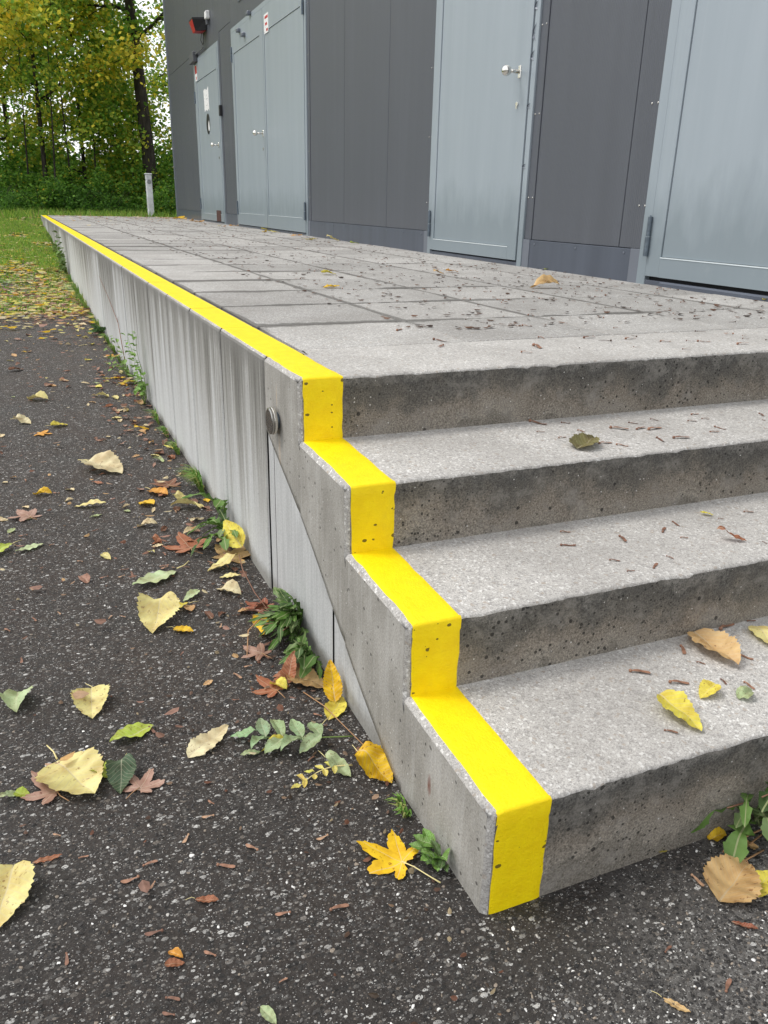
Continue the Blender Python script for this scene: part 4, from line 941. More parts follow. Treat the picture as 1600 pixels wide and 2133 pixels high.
 ('maple', 'g', -0.566, 3.112, 0.027, -0.501, 3.09, 0.027, 0.9, (0.78, 0.38, 0.06), 'orange leaf between cream litter on the left asphalt'),
 ('lance', 'g', -0.137, 4.247, 0.038, -0.047, 4.205, 0.038, 0.42, (0.86, 0.56, 0.02), 'yellow pointed leaf in front of the tall leafy weed'),
 ('lance', 'g', -0.086, 4.038, 0.036, 0.021, 4.086, 0.037, 0.5, (0.8, 0.7, 0.1), 'yellow leaf at the foot of the tall leafy weed'),
 ('maple', 'g', -0.052, 4.963, 0.045, 0.023, 4.905, 0.044, 0.9, (0.78, 0.38, 0.06), 'orange leaf at the wall foot behind the tall leafy weed'),
 ('lance', 'g', -0.149, 3.014, 0.027, -0.076, 3.033, 0.027, 0.5, (0.86, 0.56, 0.02), 'yellow leaf with long stalk in front of the wall weed'),
 ('ovate', 't1', 0.436, 0.13, 0.208, 0.443, 0.033, 0.204, 0.6, (0.8, 0.7, 0.1), 'yellow leaf with toothed edge on the lowest tread'),
 ('ovate', 't1', 0.669, 0.287, 0.214, 0.658, 0.161, 0.209, 0.72, (0.7, 0.48, 0.22), 'tan yellow leaf with strong veins at the back of the lowest tread'),
 ('ovate', 't1', 0.827, 0.269, 0.213, 0.786, 0.188, 0.21, 0.7, (0.8, 0.72, 0.3), 'pale yellow leaf cut by the right edge on the lowest tread'),
 ('ovate', 't1', 0.565, 0.128, 0.208, 0.514, 0.111, 0.207, 0.7, (0.8, 0.7, 0.1), 'small yellow green leaf between two bigger leaves on the lowest tread'),
 ('ovate', 't1', 0.585, 0.085, 0.206, 0.623, 0.09, 0.206, 0.8, (0.5, 0.62, 0.34), 'small pale green leaf by the right edge on the lowest tread'),
 ('lance', 't2', 0.816, 0.417, 0.367, 0.871, 0.377, 0.365, 0.3, (0.42, 0.17, 0.09), 'brown curled leaf by the right side of the second tread'),
 ('lance', 't2', 0.886, 0.538, 0.372, 0.911, 0.518, 0.371, 0.4, (0.8, 0.7, 0.1), 'small yellow leaf at the back of the second tread'),
 ('ovate', 't3', 0.605, 0.669, 0.525, 0.691, 0.719, 0.526, 0.7, (0.22, 0.2, 0.08), 'dark olive folded leaf on the third tread'),
 ('ovate', 'p', 0.758, 2.884, 0.682, 0.831, 2.87, 0.682, 0.8, (0.86, 0.56, 0.02), 'curled yellow leaf on the terrace paving behind the steps'),
 ('ovate', 'p', 0.999, 3.611, 0.682, 1.081, 3.6, 0.682, 0.7, (0.8, 0.7, 0.1), 'small lemon yellow leaf just behind the curled yellow leaf on the paving'),
 ('lance', 'p', 1.779, 2.699, 0.682, 1.938, 2.67, 0.682, 0.4, (0.7, 0.48, 0.22), 'large tan curled leaf on the paving in front of the narrow cladding strip'),
 ('ovate', 'p', 1.675, 3.554, 0.682, 1.737, 3.545, 0.682, 0.6, (0.7, 0.48, 0.22), 'small tan leaf on the paving in front of the knobbed door'),
 ('ovate', 'p', 1.821, 3.675, 0.682, 1.898, 3.665, 0.682, 0.5, (0.78, 0.38, 0.06), 'orange brown leaf on the paving in front of the knobbed door'),
 ('ovate', 'p', 2.597, 3.771, 0.682, 2.642, 3.766, 0.682, 0.9, (0.46, 0.58, 0.08), 'lime green leaf standing at the foot of the cladding right of the knobbed door'),
 ('lance', 'p', 2.635, 2.544, 0.682, 2.705, 2.532, 0.682, 0.4, (0.8, 0.72, 0.3), 'pale yellow leaf on the paving in front of the large right door'),
 ('ovate', 'p', 2.532, 1.937, 0.682, 2.59, 1.925, 0.682, 0.5, (0.8, 0.7, 0.1), 'yellow leaf at the right edge of the paving'),
 ('ovate', 'p', 2.649, 3.183, 0.682, 2.703, 3.175, 0.682, 0.8, (0.8, 0.7, 0.1), 'yellow leaf at the foot of the cladding beside the right door frame'),
 ('lance', 'p', 2.49, 7.718, 0.682, 2.649, 7.734, 0.682, 0.4, (0.8, 0.72, 0.3), 'long pale leaf at the foot of the cladding right of the double door'),
 ('ovate', 'p', 2.531, 7.112, 0.682, 2.627, 7.119, 0.682, 0.7, (0.46, 0.58, 0.08), 'lime yellow leaf at the foot of the cladding right of the double door'),
 ('ovate', 'p', 2.331, 7.922, 0.682, 2.457, 7.935, 0.682, 0.5, (0.8, 0.72, 0.3), 'pale leaf at the near corner of the double door'),
 ('ovate', 'p', 2.482, 8.927, 0.682, 2.622, 8.949, 0.682, 0.5, (0.78, 0.38, 0.06), 'orange leaf in front of the double door'),
 ('maple', 'p', 2.597, 15.354, 0.682, 2.779, 15.446, 0.682, 0.8, (0.78, 0.38, 0.06), 'orange leaf at the far corner of the narrow door'),
 ('maple', 'p', 2.616, 17.631, 0.682, 2.868, 17.789, 0.682, 0.8, (0.86, 0.56, 0.02), 'yellow leaf by the far corner of the building'),
]
KEYS = [
 ('t1', 0.446, 0.234, 0.212, 0.481, 0.209, 0.211),
 ('t1', 0.494, 0.176, 0.21, 0.53, 0.156, 0.209),
 ('t1', 0.636, 0.126, 0.208, 0.636, 0.098, 0.207),
 ('t1', 0.699, 0.206, 0.211, 0.715, 0.175, 0.21),
 ('t1', 0.386, 0.065, 0.205, 0.403, 0.047, 0.205),
 ('t1', 0.614, 0.272, 0.213, 0.595, 0.242, 0.212),
 ('t1', 0.736, 0.29, 0.214, 0.79, 0.298, 0.214),
 ('t1', 0.825, 0.298, 0.214, 0.847, 0.292, 0.214),
 ('t1', 0.601, 0.149, 0.209, 0.596, 0.129, 0.208),
 ('t1', 0.599, 0.212, 0.211, 0.611, 0.198, 0.21),
 ('t2', 0.496, 0.561, 0.373, 0.52, 0.551, 0.372),
 ('t2', 0.454, 0.501, 0.37, 0.488, 0.487, 0.37),
 ('t2', 0.614, 0.5, 0.37, 0.604, 0.466, 0.369),
 ('t2', 0.511, 0.405, 0.367, 0.532, 0.393, 0.366),
 ('t2', 0.514, 0.351, 0.364, 0.533, 0.347, 0.364),
 ('t2', 0.575, 0.341, 0.364, 0.601, 0.357, 0.365),
 ('t2', 0.643, 0.381, 0.366, 0.648, 0.363, 0.365),
 ('t2', 0.741, 0.446, 0.368, 0.758, 0.437, 0.368),
 ('t2', 0.721, 0.48, 0.369, 0.75, 0.501, 0.37),
 ('t2', 0.789, 0.525, 0.371, 0.785, 0.497, 0.37),
 ('t2', 1.003, 0.515, 0.371, 1.025, 0.502, 0.37),
 ('t2', 0.91, 0.503, 0.37, 0.922, 0.496, 0.37),
 ('t2', 0.907, 0.367, 0.365, 0.909, 0.354, 0.365),
 ('t3', 0.621, 0.908, 0.534, 0.649, 0.864, 0.532),
 ('t3', 0.59, 0.822, 0.53, 0.609, 0.812, 0.53),
 ('t3', 0.614, 0.762, 0.528, 0.637, 0.759, 0.528),
 ('t3', 0.7, 0.802, 0.53, 0.709, 0.782, 0.529),
 ('t3', 0.698, 0.872, 0.532, 0.719, 0.857, 0.532),
 ('t3', 0.793, 0.796, 0.529, 0.831, 0.763, 0.528),
 ('t3', 0.682, 0.694, 0.525, 0.719, 0.686, 0.525),
 ('t3', 0.719, 0.675, 0.525, 0.741, 0.653, 0.524),
 ('t3', 0.875, 0.82, 0.53, 0.894, 0.801, 0.53),
 ('t3', 0.852, 0.761, 0.528, 0.889, 0.767, 0.528),
 ('t3', 0.879, 0.749, 0.528, 0.93, 0.751, 0.528),
 ('t3', 0.956, 0.829, 0.531, 0.971, 0.811, 0.53),
 ('t3', 0.859, 0.692, 0.525, 0.852, 0.658, 0.524),
 ('t3', 0.893, 0.674, 0.525, 0.938, 0.66, 0.524),
 ('t3', 1.045, 0.785, 0.529, 1.069, 0.773, 0.529),
 ('t3', 1.1, 0.831, 0.531, 1.131, 0.831, 0.531),
 ('t3', 1.076, 0.721, 0.527, 1.089, 0.691, 0.525),
 ('t3', 1.028, 0.687, 0.525, 1.056, 0.679, 0.525),
 ('t3', 1.101, 0.792, 0.529, 1.121, 0.781, 0.529),
 ('t3', 1.264, 0.735, 0.527, 1.263, 0.721, 0.527),
 ('t3', 1.202, 0.671, 0.525, 1.21, 0.664, 0.524),
 ('t3', 1.307, 0.786, 0.529, 1.296, 0.76, 0.528),
 ('p', 0.791, 1.167, 0.682, 0.778, 1.11, 0.682),
 ('p', 0.52, 1.529, 0.682, 0.556, 1.563, 0.682),
 ('p', 0.552, 1.342, 0.682, 0.577, 1.298, 0.682),
 ('p', 1.021, 1.241, 0.682, 1.068, 1.238, 0.682),
 ('p', 1.14, 1.189, 0.682, 1.184, 1.187, 0.682),
 ('p', 1.217, 1.12, 0.682, 1.254, 1.11, 0.682),
 ('p', 1.333, 1.088, 0.682, 1.371, 1.068, 0.682),
 ('p', 1.415, 1.009, 0.682, 1.463, 1.004, 0.682),
 ('p', 1.576, 1.141, 0.682, 1.588, 1.127, 0.682),
 ('p', 1.526, 1.093, 0.682, 1.55, 1.086, 0.682),
 ('p', 1.067, 1.062, 0.682, 1.079, 1.05, 0.682),
 ('p', 1.182, 0.986, 0.682, 1.195, 0.966, 0.682),
 ('p', 0.894, 1.296, 0.682, 0.898, 1.266, 0.682),
]

# ================================================================ FALLEN LEAVES
def ovate_me(name, wr, seed, serr=.03, narrow=0, fold=.25, curl=.10, ncol=9, nst=26):
    r_ = random.Random(seed); vs = []; fs = []
    ph = r_.uniform(0, 6)
    for i in range(nst+1):
        t = i/nst
        w_ = (math.sin(math.pi*min(1, t**(.78 if not narrow else .95)))**(.72 if not narrow else .85)) if 0 < t < 1 else .01
        if not narrow: w_ *= 1.08-.30*t
        for j in range(ncol):
            s = (j/(ncol-1))*2-1; y = s*.5*w_*wr
            x = t
            if abs(s) > .99 and 0 < i < nst: y *= 1+(serr*2.2 if i % 2 else -serr); x += serr*.35
            # the side lobes hang back a little at the base
            if not narrow: x -= .06*abs(s)*(1-t)
            yy = abs(y)
            z = fold*yy*(1+.25*math.sin(t*5+ph)) + curl*math.sin(t*3.0+ph)*.5 + curl*.8*noise.noise(Vector((x*2.3, y*3.1, seed)))+.02*math.sin(t*28)*abs(s)
            vs.append((x, y, z))
    for i in range(nst):
        for j in range(ncol-1): fs.append((i*ncol+j, i*ncol+j+1, (i+1)*ncol+j+1, (i+1)*ncol+j))
    return vs, fs
def maple_me(seed, curl=.14, spread=1.0):
    r_ = random.Random(seed); lobes = [(0, 1.0, .30), (52*spread, .88, .27), (-52*spread, .88, .27), (108*spread, .56, .24), (-108*spread, .56, .24)]
    lobes = [(a+r_.uniform(-5, 5), l*r_.uniform(.9, 1.08), w_) for a, l, w_ in lobes]
    na = 110; nr = 5; vs = [(0, 0, 0)]; fs = []
    def rad(th):
        best = .24 if abs(th) < 150 else .10
        for a, l, w_ in lobes:
            d = abs((th-a+180) % 360-180)
            # lobe with shoulders: narrow at the tip and wide in the middle
            rr = math.radians(d); 
            if d < 30:
                k = l*(1-.60*(d/28)**.95)-.05*(1-abs(d-14)/14)*(1 if abs(d-14) < 14 else 0)*-1
                best = max(best, k)
        return best
    for k in range(na):
        th = -180+360*k/na; r = rad(th); r *= 1+.045*math.sin(k*2.2+seed)*(1 if r > .3 else .3)
        for j in range(1, nr+1):
            q = r*j/nr; a = math.radians(th)
            x = q*math.cos(a); y = q*math.sin(a)
            z = curl*.9*noise.noise(Vector((x*1.8, y*1.8, seed)))+curl*.9*q*q*(.5+.5*math.sin(a*3+seed))+.03*abs(math.sin(a*3.46))*q
            vs.append((x, y, z))
    for k in range(na):
        k2 = (k+1) % na; fs.append((0, 1+k*nr, 1+k2*nr))
        for j in range(nr-1): fs.append((1+k*nr+j, 1+k*nr+j+1, 1+k2*nr+j+1, 1+k2*nr+j))
    return vs, fs
LEAFME = {}
def leaf_mesh(kind, wr, seed):
    key = (kind, round(wr, 2), seed)
    if key not in LEAFME:
        if kind == 'maple': vs, fs = maple_me(seed)
        else: vs, fs = ovate_me(kind, wr, seed, .03 if kind == 'ovate' else .008, kind == 'lance', .20+.34*(seed % 3)/2, .09+.065*(seed % 4))
        me = bpy.data.meshes.new('leaf_blade'); me.from_pydata(vs, [], fs); me.materials.append(M_MAPLE if kind == 'maple' else M_LEAF)
        me.polygons.foreach_set('use_smooth', [True]*len(me.polygons)); LEAFME[key] = me
    return LEAFME[key]
def place_leaf(kind, A, B, wr, col, label, group=None, seed=0, cat='leaf', name=None, flat=False, tilt=0, par=None, clear=.0015, nrm=None):
    A = Vector(A); B = Vector(B); d = B-A; L_ = d.length
    if kind == 'maple': L_ *= .9
    me = leaf_mesh(kind, min(wr, .86), seed)
    nm = name or {'maple': 'maple_leaf', 'ovate': 'fallen_leaf', 'lance': 'fallen_leaf'}[kind]
    o = bpy.data.objects.new(nm, me); link(o, par)
    x = d.normalized(); zup = (Vector((0, 0, 1)) if abs(x.z) < .8 else Vector((-1, 0, 0))) if nrm is None else Vector(nrm); y = zup.cross(x).normalized(); z = x.cross(y)
    M_ = Matrix((x, y, z)).transposed().to_4x4(); M_ = M_ @ Matrix.Rotation(tilt, 4, 'X')
    lo = min((M_ @ Vector(v.co)).z*L_ for v in me.vertices) if len(me.vertices) < 900 else 0
    M_.translation = A+Vector((0, 0, (-lo+clear) if abs(x.z) < .3 else 0)); 
    o.matrix_world = M_ @ Matrix.Scale(L_, 4) if par is None else M_ @ Matrix.Scale(L_, 4)
    o.color = (*col, 1)
    if label: tag(o, label, cat, group)
    return o
def stalk(o, pts, r, mat, name='leaf_stalk'):
    """pts in the leaf's own space (leaf length = 1)"""
    m_ = MB(); m_.tube(pts, r, 5); return m_.obj(name, mat, o, True)
ri = random.Random(21)
for k, (kind, s, ax, ay, az, bx, by, bz, wr, col, lab) in enumerate(LEAVES):
    o = place_leaf(kind, (ax, ay, az), (bx, by, bz), wr, col, lab, None, k % 6 if 'bright yellow maple' not in lab else 2, clear=.002 if s != 'w' else 0, nrm=(-.45, -.85, .3) if s == 'w' and 'stair wall' in lab else ((-.5, -.6, .6) if s == 'w' else None))
    if s == 'w' : continue
    if kind == 'maple':
        if 'bright yellow' in lab: stalk(o, [(0, 0, .01), (-.30, .02, .03), (-.62, .09, .04), (-.95, .12, .01)], [.016, .012, .012, .02], M_PETY)
        else: stalk(o, [(0, 0, .03), (-.3, .1, .06), (-.6, ri.uniform(-.3, .3), .03)], .014, M_PETIOLE)
    elif 'stalk' in lab or ri.random() < .35:
        stalk(o, [(0, 0, .03), (-.15, .03, .05), (-.38, ri.uniform(-.12, .12), .02)], [.014, .011, .009], M_PETY)
# extra pink and brown leaves piled along the wall, scattered small leaves
PALE = (.80, .72, .30); CREAM = (.80, .68, .42); YEL = (.86, .56, .02); LEM = (.78, .70, .14); TAN = (.66, .42, .20); PINK = (.42, .24, .18); RUST = (.40, .16, .08); BRN = (.20, .09, .055); PG = (.46, .56, .28); ORG = (.8, .40, .06)
def scatter(n, xf, yf, lens, pal, label, group, seed, kinds=('lance', 'ovate'), zf=gz, cat='leaf', avoid=True, wrr=(.35, .7)):
    r_ = random.Random(seed); made = 0
    while made < n:
        x, y = xf(r_), yf(r_)
        if avoid and y > -.02 and x > -.008: continue
        L_ = r_.uniform(*lens); a = r_.uniform(0, 6.28); z = zf(x, y)
        kd = r_.choice(kinds)
        p2 = (x+math.cos(a)*L_, y+math.sin(a)*L_)
        if avoid and p2[0] > -.003 and p2[1] > -.02: continue
        wr = r_.choice((.38, .5, .7)) if kd != 'maple' else 1
        place_leaf(kd, (x, y, z), (p2[0], p2[1], z+r_.uniform(0, .12)*L_), wr, r_.choice(pal), label, group, r_.randrange(6), cat, tilt=r_.uniform(-.25, .25)); made += 1
wallx = lambda r_: -abs(r_.gauss(0, .13))-.01
scatter(95, lambda r_: -abs(r_.gauss(0, .15))-.012, lambda r_: r_.uniform(.75, 2.2) if r_.random() < .35 else r_.uniform(2.2, 4.6), (.028, .055), [PINK, RUST, PINK, CREAM, BRN, BRN, TAN], 'small brown and pinkish leaflet in the litter at the wall foot', 'brown leaflets at the wall foot', 1)
scatter(34, wallx, lambda r_: r_.uniform(1.7, 6.8), (.03, .075), [PALE, CREAM, YEL, LEM, PG, PALE], 'small pale or yellow leaf in the litter at the wall foot', 'yellow leaves at the wall foot', 2)
scatter(44, lambda r_: r_.uniform(-1.0, -.15), lambda r_: r_.uniform(1.3, 4.5), (.025, .05), [PINK, TAN, RUST, CREAM, CREAM, PALE, PG], 'small leaf scattered on the open asphalt in the middle distance', 'small leaves on the middle asphalt', 3)
scatter(40, lambda r_: r_.uniform(-1.3, -.1), lambda r_: r_.uniform(4.0, 6.95), (.035, .07), [PALE, CREAM, CREAM, TAN, PALE, YEL, PINK], 'pale leaf on the far part of the asphalt', 'leaves on the far asphalt', 4)
scatter(60, lambda r_: -abs(r_.gauss(.1, .75))-.02, lambda r_: r_.uniform(7.1, 10.2), (.06, .12), [PALE, YEL, YEL, ORG, LEM, CREAM, TAN, PALE, PINK, PG], 'fallen leaf in the leafy strip beyond the asphalt', 'leaves in the leafy strip', 5, ('lance', 'ovate', 'ovate', 'maple'))
scatter(16, lambda r_: r_.uniform(2.3, 2.85), lambda r_: r_.uniform(8, 19), (.06, .13), [PALE, YEL, ORG, TAN, LEM], 'leaf blown against the foot of the building', 'leaves at the foot of the building', 6, ('ovate', 'maple', 'lance'), lambda x, y: TOP, 'leaf', False)
# the rest of the leaf litter far back is one mass
def litter(name, N, xf, yf, zf, s0, s1, pal, seed, label):
    rr = np.random.default_rng(seed); X, Y = xf(rr, N), yf(rr, N); k_ = X < -.01 if zf is None else np.ones(len(X), bool); X = X[k_]; Y = Y[k_]; n = len(X)
    Z = (gz_np(Y)+.002*X+(.012 if s1 > .03 else .003)+rr.uniform(0, .02 if s1 > .03 else .004, n)) if zf is None else np.full(n, zf)
    a = rr.uniform(0, 6.28, n); s = rr.uniform(s0, s1, n); w_ = s*rr.uniform(.3, .7, n); ti = rr.uniform(-.35, .35, n)
    base = np.array([(0, 0), (.25, .5), (.65, .42), (1, 0), (.65, -.42), (.25, -.5)]); px = base[:, 0][None]*s[:, None]-.5*s[:, None]; py = base[:, 1][None]*w_[:, None]
    VX = X[:, None]+px*np.cos(a)[:, None]-py*np.sin(a)[:, None]; VY = Y[:, None]+px*np.sin(a)[:, None]+py*np.cos(a)[:, None]; VZ = Z[:, None]+py*np.sin(ti)[:, None]+np.abs(px)*.2
    V = np.stack([VX, VY, VZ], -1).reshape(-1, 3); o6 = (np.arange(n)*6)[:, None]
    F = np.concatenate([o6+np.array([0, 1, 2, 3]), o6+np.array([0, 3, 4, 5])], 0)
    C = np.array(pal)[rr.integers(len(pal), size=n)]*rr.uniform(.8, 1.1, (n, 1))
    me = bpy.data.meshes.new(name); me.from_pydata(V.tolist(), [], F.tolist()); color_attr(me, np.repeat(C, 6, 0)); me.materials.append(M_FOL)
    return tag(link(bpy.data.objects.new(name, me)), label, 'leaf litter', kind='stuff')
litter('leaf_litter', 1900, lambda r, n: -np.abs(r.normal(.05, .8, n))-.02, lambda r, n: 7.0+np.abs(r.normal(0, 2.5, n)), None, .04, .11, [PALE, YEL, CREAM, LEM, TAN, PINK, BRN, PG, CREAM, PALE], 61, 'mass of yellow and brown leaves over the far pavers and grass')
litter('leaf_litter', 2600, lambda r, n: -np.abs(r.normal(0, 1.3, n))-.03, lambda r, n: 10.5+11*r.random(n)**1.3, None, .05, .11, [PALE, YEL, CREAM, TAN, LEM], 62, 'leaves strewn over the far lawn')
litter('leaf_litter', 900, lambda r, n: r.uniform(-6, 6, n), lambda r, n: r.uniform(19.6, 22.8, n), .62, .06, .13, [PALE, YEL, TAN, BRN, ORG, CREAM], 63, 'leaves along the woodland edge')
litter('leaf_litter', 300, lambda r, n: r.uniform(-6, -1.25, n), lambda r, n: r.uniform(-2.5, 7, n), None, .035, .09, [PALE, YEL, CREAM, TAN, PINK, RUST, PG], 68, 'leaves strewn over the asphalt further left')
litter('leaf_litter', 420, lambda r, n: np.where(r.random(n) < .5, -np.abs(r.normal(0, .2, n))-.01, r.uniform(-1.3, -.02, n)), lambda r, n: .2+6.9*r.random(n)**.7, None, .016, .040, [PINK, TAN, (.30, .16, .11), BRN, (.45, .30, .2), CREAM, (.30, .16, .11)], 69, 'small dry leaf pieces between the larger leaves on the asphalt')
litter('leaf_litter', 260, lambda r, n: -np.abs(r.normal(.1, .9, n))-.02, lambda r, n: 7.15-np.abs(r.normal(0, .55, n)), None, .035, .09, [PALE, YEL, CREAM, LEM, TAN, PINK, BRN], 70, 'leaves spilling from the grass onto the far edge of the asphalt')
litter('leaf_crumbs', 1500, lambda r, n: np.where(r.random(n) < .45, -np.abs(r.normal(0, .14, n))-.01, r.uniform(-1.4, -.02, n)), lambda r, n: -.3+7.2*r.random(n)**.8, None, .005, .017, [(.24, .15, .11), (.30, .20, .13), BRN, (.12, .07, .05), (.10, .06, .04), (.07, .05, .035), (.40, .32, .2)], 67, 'fine brown leaf crumbs and grit spread over the asphalt')
litter('bud_crumbs', 2200, lambda r, n: r.uniform(.55, 2.75, n), lambda r, n: 1.5+17.5*r.random(n)**1.5, TOP+.003, .012, .034, [(.10, .055, .035), (.06, .04, .03), (.20, .11, .07)], 66, 'tiny dark bud stalks too small to count over the terrace paving')
litter('leaf_litter', 260, lambda r, n: r.uniform(.3, 2.9, n), lambda r, n: 19.5-np.abs(r.normal(0, 2.6, n)), TOP+.006, .03, .07, [TAN, BRN, CREAM, RUST, CREAM], 64, 'crumbled leaf bits over the far end of the terrace')

# compound leaf (ash type) lying on the asphalt
def compound(loc, rz, L_, pairs, lw, col, label, name='compound_leaf', seed=1, curve=.12, ll=.30):
    t = empty(name, loc, rz); tag(t, label, 'leaf'); r_ = random.Random(seed)
    def rp_(u): return Vector((L_*u, L_*curve*math.sin(u*2.6), .004+.010*math.sin(u*3)))
    m_ = MB(); m_.tube([rp_(k/10) for k in range(11)], [.0016*(1-.6*k/10) for k in range(11)], 5); m_.obj('leaf_stalk', M_GSTEM if col[1] > col[0] else M_PETY, t, True)
    ang = []
    for k in range(pairs):
        u = .32+.58*k/(pairs-1)
        for s in (-1, 1): ang.append((u, s*R(62+r_.uniform(-9, 9))))
    ang.append((.99, r_.uniform(-.15, .15)))
    for u, a in ang:
        p = rp_(u); l_ = L_*ll*r_.uniform(.88, 1.1); 
        q = Vector((p.x+l_*math.cos(a), p.y+l_*math.sin(a), p.z+r_.uniform(-.001, .006)))
        o = place_leaf('lance', p, q, lw, tuple(c*r_.uniform(.9, 1.08) for c in col), None, None, r_.randrange(6), name='leaflet', par=t, clear=0)
    return t
def gp(x, y, dz=.003): return (x, y, gz(x, y)+dz)
A = Vector((-.0357, .4974)); B = Vector((-.175, .565))
compound(gp(-.028, .4935), math.atan2(.565-.4935, -.185+.028), .20, 4, .52, (.33, .47, .25), 'fallen green compound leaf with paired leaflets near the stair wall', seed=4, ll=.31)
compound(gp(-.062, .408), math.atan2(-.02, -.09), .115, 4, .5, (.72, .66, .14), 'small yellow compound leaf below the single pale green leaf', 'compound_leaf', 9, -.1, .2)
# long bare stalk from the yellow green leaf at the wall
m_ = MB(); m_.tube([gp(-.072, .69), gp(-.05, .61, .012), gp(-.03, .52, .008), gp(-.012, .44, .004)], [.0014, .0012, .001, .0014], 5); tag(m_.obj('bare_twig', M_PETIOLE, None, True), 'thin bare brown leaf stem lying along the foot of the stair wall', 'stem')
m_ = MB(); m_.tube([gp(-.045, .99, .01), gp(-.09, 1.0, .035), gp(-.13, .96, .03), gp(-.155, .88, .004)], [.0022, .002, .0018, .0012], 5); tag(m_.obj('bare_twig', M_PETIOLE, None, True), 'bent brown stem sticking out left of the big dandelion', 'stem')
m_ = MB(); m_.tube([gp(-.05, 1.38, .05), gp(-.07, 1.25, .06), gp(-.07, 1.12, .05), gp(-.05, .98, .03)], [.0016, .0016, .0014, .001], 5); tag(m_.obj('bare_twig', M_RSTEM, None, True), 'long red stem running between the two dandelions', 'stem')

# ================================================================ WINGED SEEDS AND BUD STALKS
def key_mesh(v):
    r_ = random.Random(v); m_ = MB(); m_.sphere((.12, 0, .05), .085, 7, 4)
    vs = []; n = 7
    for i in range(n):
        t = i/(n-1); w_ = (.05+.13*math.sin(min(1, t*1.05)*math.pi*.62))*(1 if t < .93 else .55); z = .05+.04*math.sin(t*3+v)
        vs += [(.15+.85*t, -w_*(.3), z), (.15+.85*t, w_, z+.03*math.sin(t*7))]
    m_.add(vs, [(2*i, 2*i+1, 2*i+3, 2*i+2) for i in range(n-1)])
    o = m_.obj('winged_seed', M_KEY, None, True); me = o.data; bpy.data.objects.remove(o); return me
def bud_mesh(v):
    m_ = MB(); m_.tube([(0, 0, .03), (.3, .04*(v-1), .03), (.62, .05, .035), (.82, .02, .04)], [.018, .016, .017, .03], 5); m_.sphere((.90, .0, .06), .075, 7, 4)
    o = m_.obj('bud_stalk', M_BUD, None, True); me = o.data; bpy.data.objects.remove(o); return me
KM = [key_mesh(i) for i in range(4)]; BMs = [bud_mesh(i) for i in range(3)]
KP = []
for me in KM: c = me.copy(); c.materials.clear(); c.materials.append(M_KEYPALE); KP.append(c)
def put_small(me, name, A, B, label, cat, group):
    A = Vector(A); B = Vector(B); d = B-A; o = bpy.data.objects.new(name, me); link(o); L_ = max(d.length, .012)
    o.location = A+Vector((0, 0, .0012)); o.rotation_euler = (0, -math.asin(max(-1, min(1, d.z/L_))), math.atan2(d.y, d.x)); o.scale = (L_, L_, L_); tag(o, label, cat, group); return o
TN = {'t1': ('dry brown winged seed lying on the lowest tread', 'winged seeds on the lowest tread'), 't2': ('dry brown winged seed lying on the second tread', 'winged seeds on the second tread'), 't3': ('dry brown winged seed lying on the third tread', 'winged seeds on the third tread'), 'p': ('dry brown winged seed near the top step edge', 'winged seeds at the top step edge')}
for k, (s, *q) in enumerate(KEYS): put_small(KM[k % 4], 'winged_seed', q[:3], q[3:], TN[s][0], 'seed', TN[s][1])
rk = random.Random(15); c = 0
while c < 290:
    y = .98+abs(rk.gauss(0, 1)*2.6) if c < 225 else rk.uniform(2, 8); x = rk.uniform(.35, 2.75)
    if y > 9 or x < .5+rk.random()*.9-.12*y*0 or x > BX+BK*y-.03 or y < .95: continue
    a = rk.uniform(0, 6.28); L_ = rk.uniform(.018, .042); bud = rk.random() < .62
    z = TOP+.0005
    put_small(BMs[c % 3] if bud else KM[c % 4], 'bud_stalk' if bud else 'winged_seed', (x, y, z), (x+L_*math.cos(a), y+L_*math.sin(a), z),
              'tiny dark stalk with a bud head on the terrace paving' if bud else 'tiny brown winged seed on the terrace paving', 'bud stalk' if bud else 'seed', 'bud stalks on the terrace' if bud else 'winged seeds on the terrace'); c += 1
c = 0
while c < 110:
    x = rk.uniform(-.85, .75) if c < 80 else rk.uniform(-1, 0); y = rk.uniform(-.35, 1.5) if c < 80 else rk.uniform(1.4, 3)
    if x > -.03 and y > -.05: continue
    a = rk.uniform(0, 6.28); L_ = rk.uniform(.014, .034)
    if y < .1 and x > 0 and rk.random() < .7: continue
    put_small((KP if rk.random() < .45 else KM)[c % 4], 'winged_seed', gp(x, y, .002), (x+L_*math.cos(a), y+L_*math.sin(a), gz(x, y)+.002), 'small brown winged seed lying among the stone chips on the near asphalt', 'seed', 'winged seeds on the asphalt'); c += 1

# ================================================================ WEEDS
def dandelion_mesh(seed):
    """a jagged rosette leaf: length 1 along x, arching"""
    r_ = random.Random(seed); n = 34; vs = []; fs = []
    for i in range(n+1):
        t = i/n; env = .02+.125*max(0, math.sin(math.pi*min(1, t**1.25*.97)))**1.1
        tooth = (t*5.5+seed*.3) % 1; w_ = env*(.22+.78*(tooth if t < .8 else max(tooth, .8))) if t > .12 else .02
        if t > .80: w_ = env*1.25*(1-.2*tooth)+.01
        if i == n: w_ = .004
        zc = .46*math.sin(t*2.2)-.16*t*t*2+.02*math.sin(t*20)
        for s in (-1, -.5, 0, .5, 1): vs.append((t-.03*abs(s)*(1-tooth)*(1 if t > .12 else 0), s*w_, zc+.35*abs(s)*w_+.03*noise.noise(Vector((t*6, s*2, seed)))))
    for i in range(n):
        for j in range(4): fs.append((i*5+j, i*5+j+1, (i+1)*5+j+1, (i+1)*5+j))
    me = bpy.data.meshes.new('leaf'); me.from_pydata(vs, [], fs); me.materials.append(M_WEED); me.polygons.foreach_set('use_smooth', [True]*len(me.polygons)); return me
